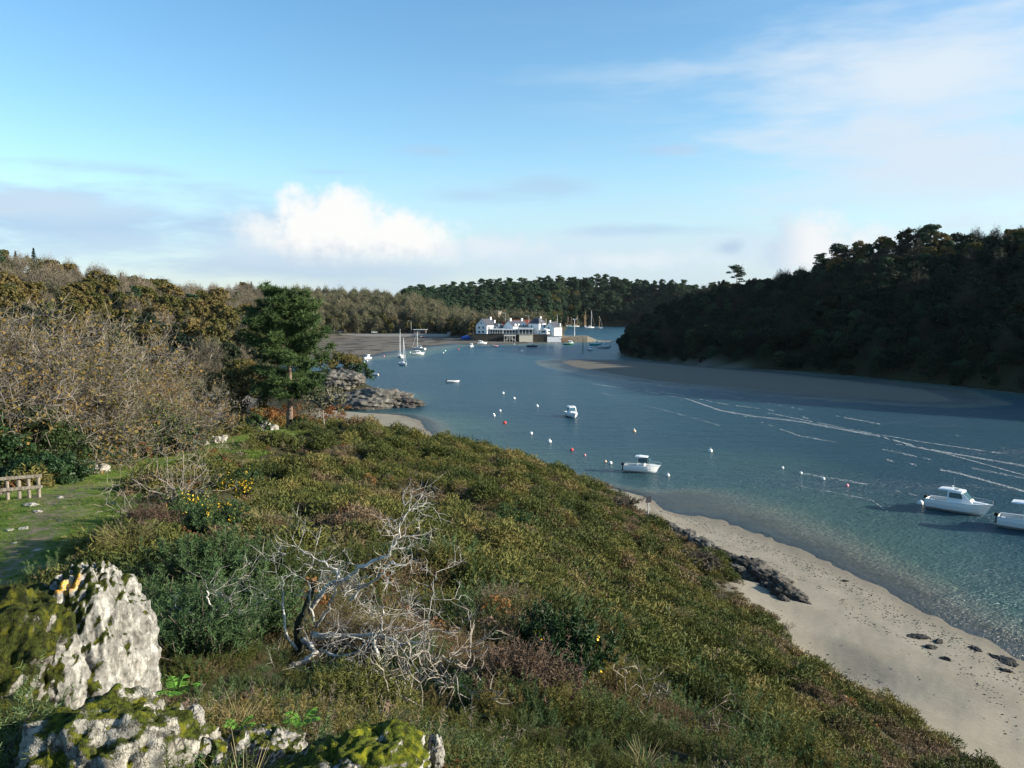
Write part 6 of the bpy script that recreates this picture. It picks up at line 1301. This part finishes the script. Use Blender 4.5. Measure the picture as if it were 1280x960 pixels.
# shed with a flat roof at the road
def shed():
    p_ = at(525, 416.5, 600); root = empty('flat_roofed_shed', (p_[0], p_[1], 2.6), 0, 'grey open fronted shed with a flat roof beside the shore road', 'shed'); q = MB(); q.box((0, 1.5, 1.6), (9.2, 4.5, 3.2)); q.build('wall', M['stone_wall'], root)
    q = MB(); q.box((.2, 1.3, 3.35), (10.4, 5.6, .3)); q.build('roof', M['white_wall'], root); q = MB(); q.box((2.2, -.78, 1.3), (3.2, .08, 2.4)); q.build('doorway_shade', M['black'], root); q = MB(); q.box((-2.4, -.78, 1.9), (2.2, .08, 1.0)); q.build('window', M['dark_glass'], root)  # thin black panel stands in for the dark inside the open front
shed()
def lamp(px, pyb, pyt, Y, label, head=True):
    p_ = at(px, pyb, Y); root = empty('street_lamp', (p_[0], p_[1], hz(p_[0], p_[1])), 0, label, 'lamp post'); H = CAMZ + (385 - pyt) * Y / 1000 - root.location.z
    q = MB(); q.tube([(0, 0, 0), (0, 0, H)], [.16, .10], 6); q.tube([(0, 0, H - .1), (-1.0, 0, H + .1), (-1.9, 0, H)], .07, 5); q.build('post', M['post_grey'], root); q = MB(); q.box((-2.0, 0, H - .08), (.9, .35, .2), taper=.7); q.build('lamp_head', M['white_wall'], root)
lamp(514, 416.5, 401, 602, 'street lamp by the flat roofed shed on the shore road'); lamp(661, 416, 394, 545, 'tall pole rising between the long house and the hipped house'); lamp(632, 415, 391, 560, 'thin lamp pole behind the left terrace')
def quay_lamp():
    p_ = hp(718, YH + 2); root = empty('quay_lamp', (p_[0], p_[1], 3.6), 0, 'white twin headed lamp post standing on the stone pier', 'lamp post'); q = MB(); H = 11.2; q.tube([(0, 0, 0), (0, 0, H)], [.2, .14], 7); q.tube([(-.9, 0, H - .2), (.9, 0, H - .2)], .09, 5); q.build('post', M['white_wall'], root)
    for s in (-1, 1): q = MB(); q.sphere((s * .95, 0, H + .1), .35, 8, 6, (1, 1, .8)); q.build('lamp_head', M['white_wall'], root)
quay_lamp()
for px, top, lb in ((696.5, 393, 'tall bare flagpole behind the right hand cottage'), (682.5, 398, 'shorter bare pole between hipped house and cottage')):
    p_ = hp(px, YH + 16); q = MB(); H = CAMZ + (385 - top) * p_[1] / 1000 - 3; q.tube([(0, 0, 0), (0, 0, H)], [.16, .09], 6); o = q.build('flagpole', M['mast']); o.location = (p_[0], p_[1], 3); tag(o, lb, 'pole')
# red roofed building and stone tower among the trees
p_ = hp(646, 562); gabled('red_roofed_house', (p_[0], 562, 6.5), 1.45, 8, 22, 3.4, 7.2, 'long house with a red tiled roof among the trees behind the white houses', wins=[('E', -5, 1.8, 1.2, 1.2), ('E', 0, 1.8, 1.2, 1.2), ('E', 5, 1.8, 1.2, 1.2), ('W', -5, 1.8, 1.2, 1.2), ('W', 0, 1.8, 1.2, 1.2), ('W', 5, 1.8, 1.2, 1.2)], roof='red_roof', chim=[(0, 8, 7.4, .9, 1.2)])
def tower():
    p_ = at(622, 405, 600); z = hz(p_[0], p_[1]); root = empty('stone_tower', (p_[0], p_[1], z), -.6, 'square old stone tower half hidden among the bare trees behind the houses', 'tower'); H = CAMZ + (385 - 390) * .6 - z; q = MB(); q.box((0, 0, H / 2), (4.4, 4.4, H), taper=.95); q.build('wall', M['stone_wall'], root)
    q = MB(); q.box((0, 0, H + .2), (4.7, 4.7, .4))
    for a_ in (-1.6, 0, 1.6):
        for b__ in (-2.0, 2.0): q.box((a_, b__, H + .75), (.9, .5, .7))
    q.build('parapet', M['stone_wall'], root); q = MB(); q.box((0, -2.18, H - 2.2), (.7, .12, 1.3)); q.build('window', M['dark_glass'], root)
tower()
# cars on the shore road
def car(px, py, Y, mat, rz, label, L=4.2, z=3.3):
    p_ = at(px, py, Y); root = empty('parked_car', (p_[0], p_[1], max(z, hz(p_[0], p_[1]))), rz, label, 'car', None); q = MB()
    q.prism([(-L / 2, .35), (-L / 2, .85), (-L * .44, .95), (L * .22, .92), (L * .46, .78), (L / 2, .6), (L / 2, .35)], 1, -.84, .84); q.build('body', M[mat], root)
    q = MB(); q.loft([[(-L * .42, -.78, .93), (-L * .34, -.64, 1.42), (-L * .34, .64, 1.42), (-L * .42, .78, .93)], [(L * .22, -.78, .91), (L * .06, -.64, 1.44), (L * .06, .64, 1.44), (L * .22, .78, .91)]], 0); cb = q.build('window', M['dark_glass'], root)
    q = MB(); q.box((-L * .14, 0, 1.46), (L * .40, 1.3, .06)); q.build('roof', M[mat], root)
    for sx in (-.31, .31):
        for sy in (-.8, .8): q = MB(); q.tube([(sx * L, sy - .1, .32), (sx * L, sy + .1, .32)], .33, 12); q.build('wheel', M['rubber'], root)
car(403, 417.3, 600, 'white_paint', .05, 'white car parked at the left end of the shore road'); car(413.5, 417.3, 600, 'blue_car', .02, 'blue car parked beside the white one on the shore road', 4.4); car(425, 417.3, 601, 'white_paint', 3.1, 'low white car right of the blue car on the shore road', 4.0); car(468, 416.8, 602, 'white_paint', .1, 'white car standing alone on the shore road', 4.4)
car(563, 413, 590, 'white_paint', .4, 'white car among the bushes right of the shed', z=3); car(569, 413, 592, 'green_hull', .4, 'green car next to the white one right of the shed', z=3); car(574, 413, 594, 'white_paint', 2.8, 'pale car nearest the blue tarpaulin', z=3)
p_ = at(582, 417, 540); o = rock('tarpaulin', (p_[0], p_[1], hz(p_[0], p_[1]) + .8), (3.2, 2.2, 1.7), 77, M['blue'], 'blue tarpaulin cover beside the left gabled house', 'tarpaulin', sub=4, rough=.15, fine=.05)

# ------------------------------------------------------------------ fence, sign
def fence():
    a0 = at(-40, 626, 33.6); b0 = at(50, 624, 34.6); root = empty('wooden_fence', (b0[0], b0[1], hz(b0[0], b0[1])), 0, 'weathered two rail wooden fence end beside the grass path', 'fence'); o0 = np.array(root.location)
    top = at(50, 593.5, 34.6)[2] - o0[2]
    for px, Y in ((-38, 33.6), (-20, 33.8), (-5, 34.0), (10, 34.15), (24.5, 34.3), (37, 34.4), (49.5, 34.6)):
        p_ = at(px, 625, Y); z = hz(p_[0], p_[1]) - o0[2]; q = MB(); q.tube([(p_[0] - o0[0], p_[1] - o0[1], z - .3), (p_[0] - o0[0] + rng.normal() * .01, p_[1] - o0[1], top - .02 + rng.uniform(-.02, .03))], .075, 9); q.build('post', M['fence_wood'], root, False)
    for zz, t_ in ((top - .03, .13), (top - .52, .13)):
        q = MB(); A_ = at(-42, 600, 33.55); B_ = at(53, 600, 34.62); d = (B_ - A_); an = math.atan2(d[1], d[0]); c_ = (A_ + B_) / 2 - o0; q.box((c_[0] + .05, c_[1] - .11, zz), (np.hypot(d[0], d[1]), .07, t_), an, tilt=('Y', -.012)); q.build('rail', M['fence_wood'], root)
fence()
p_ = at(810, 654, 76); z = hz(p_[0], p_[1]); root = empty('notice_board', (p_[0], p_[1], z), .3, 'dark square notice board on a pale post at the edge of the beach', 'sign'); H = CAMZ + (385 - 624) * .076 - z
q = MB(); q.tube([(0, 0, -.3), (0, 0, H)], .07, 8); q.build('post', M['post_grey'], root); q = MB(); q.box((0, -.07, H - .26), (.55, .05, .62)); q.build('board', M['sign_face'], root)

# ------------------------------------------------------------------ foam lines on the water
def foam():
    g = np.random.default_rng(3); Q = []
    L = [([(742, 480), (806, 489), (860, 499), (900, 513), (940, 520), (1000, 527), (1098, 545), (1157, 561), (1220, 572), (1267, 580), (1330, 592)], 1.0), ([(806, 486), (850, 494), (905, 505), (960, 512), (1010, 523)], .7), ([(850, 500), (930, 520), (1000, 545), (1040, 552), (1100, 561), (1190, 580), (1290, 600)], .4), ([(1087, 571), (1140, 580), (1200, 592), (1280, 614), (1340, 630)], .9), ([(1000, 591), (1087, 606), (1162, 623)], .35), ([(1080, 550), (1130, 556), (1175, 565), (1230, 580), (1280, 594), (1340, 610)], .6), ([(752, 491), (800, 505), (847, 517), (900, 532)], .22), ([(960, 516), (1020, 528), (1080, 540), (1150, 552), (1260, 568)], .5), ([(1120, 536), (1170, 541), (1200, 545)], .4), ([(1000, 608), (1090, 625), (1110, 640)], .15), ([(820, 482), (900, 492), (960, 504), (1100, 530)], .5)]
    for pts, dens in L:
        P = np.array([onz(px, py, 0)[:2] for px, py in pts]); seg = np.r_[0, np.cumsum(np.hypot(*np.diff(P, axis=0).T))]; n = int(seg[-1] * 46 * dens); s = g.uniform(0, seg[-1], n)
        keep = vnoise(s * .12, s * 0 + pts[0][1], 5) + .75 * vnoise(s * .9, s * 0 + pts[0][0], 6) > (.70 if dens > .8 else .80); s = s[keep]; n = len(s)
        x = np.interp(s, seg, P[:, 0]); y = np.interp(s, seg, P[:, 1]); w_ = (.12 + .34 * vnoise(s * .05, s * 0 + 3, 9)) * (.5 + dens); off = g.normal(size=n) * w_; x += off * .3; y += off
        sz = g.uniform(.02, .075, n); i = np.clip(np.searchsorted(seg, s) - 1, 0, len(P) - 2); d = (P[i + 1] - P[i]); d /= np.linalg.norm(d, axis=1)[:, None]; l_ = sz * g.uniform(1.5, 5, n)
        U = np.c_[d * l_[:, None], np.zeros(n)]; Vv = np.c_[-d[:, 1] * sz * .5, d[:, 0] * sz * .5, np.zeros(n)]; C = np.c_[x, y, np.full(n, .012)]
        Q.append(np.stack([C - U - Vv * .3, C + U * .3 - Vv, C + U + Vv * .3, C - U * .3 + Vv], 1))
    b_ = MB(); b_.quads(np.concatenate(Q)); o = b_.build('foam', M['foam']); tag(o, 'broken white foam lines drifting along the current', 'foam', kind='stuff')
M['foam'] = plain('foam_white', (.72, .72, .68), .9, .1, 1)
foam()

def haze():
    m = bpy.data.materials.new('haze'); m.use_nodes = True; t = NT(m.node_tree); t.n.remove(t.n['Principled BSDF'])
    v = t.node('ShaderNodeVolumePrincipled'); v.inputs['Color'].default_value = (.86, .92, 1, 1); v.inputs['Density'].default_value = HAZE; v.inputs['Anisotropy'].default_value = .2
    t.l.new(v.outputs[0], t.n['Material Output'].inputs['Volume'])
    q = MB(); q.box((0, 0, 58), (19000, 19000, 136)); o = q.build('haze', m); tag(o, 'thin blue sea air over the river and hills', 'haze', kind='stuff')
HAZE = .000014
haze()
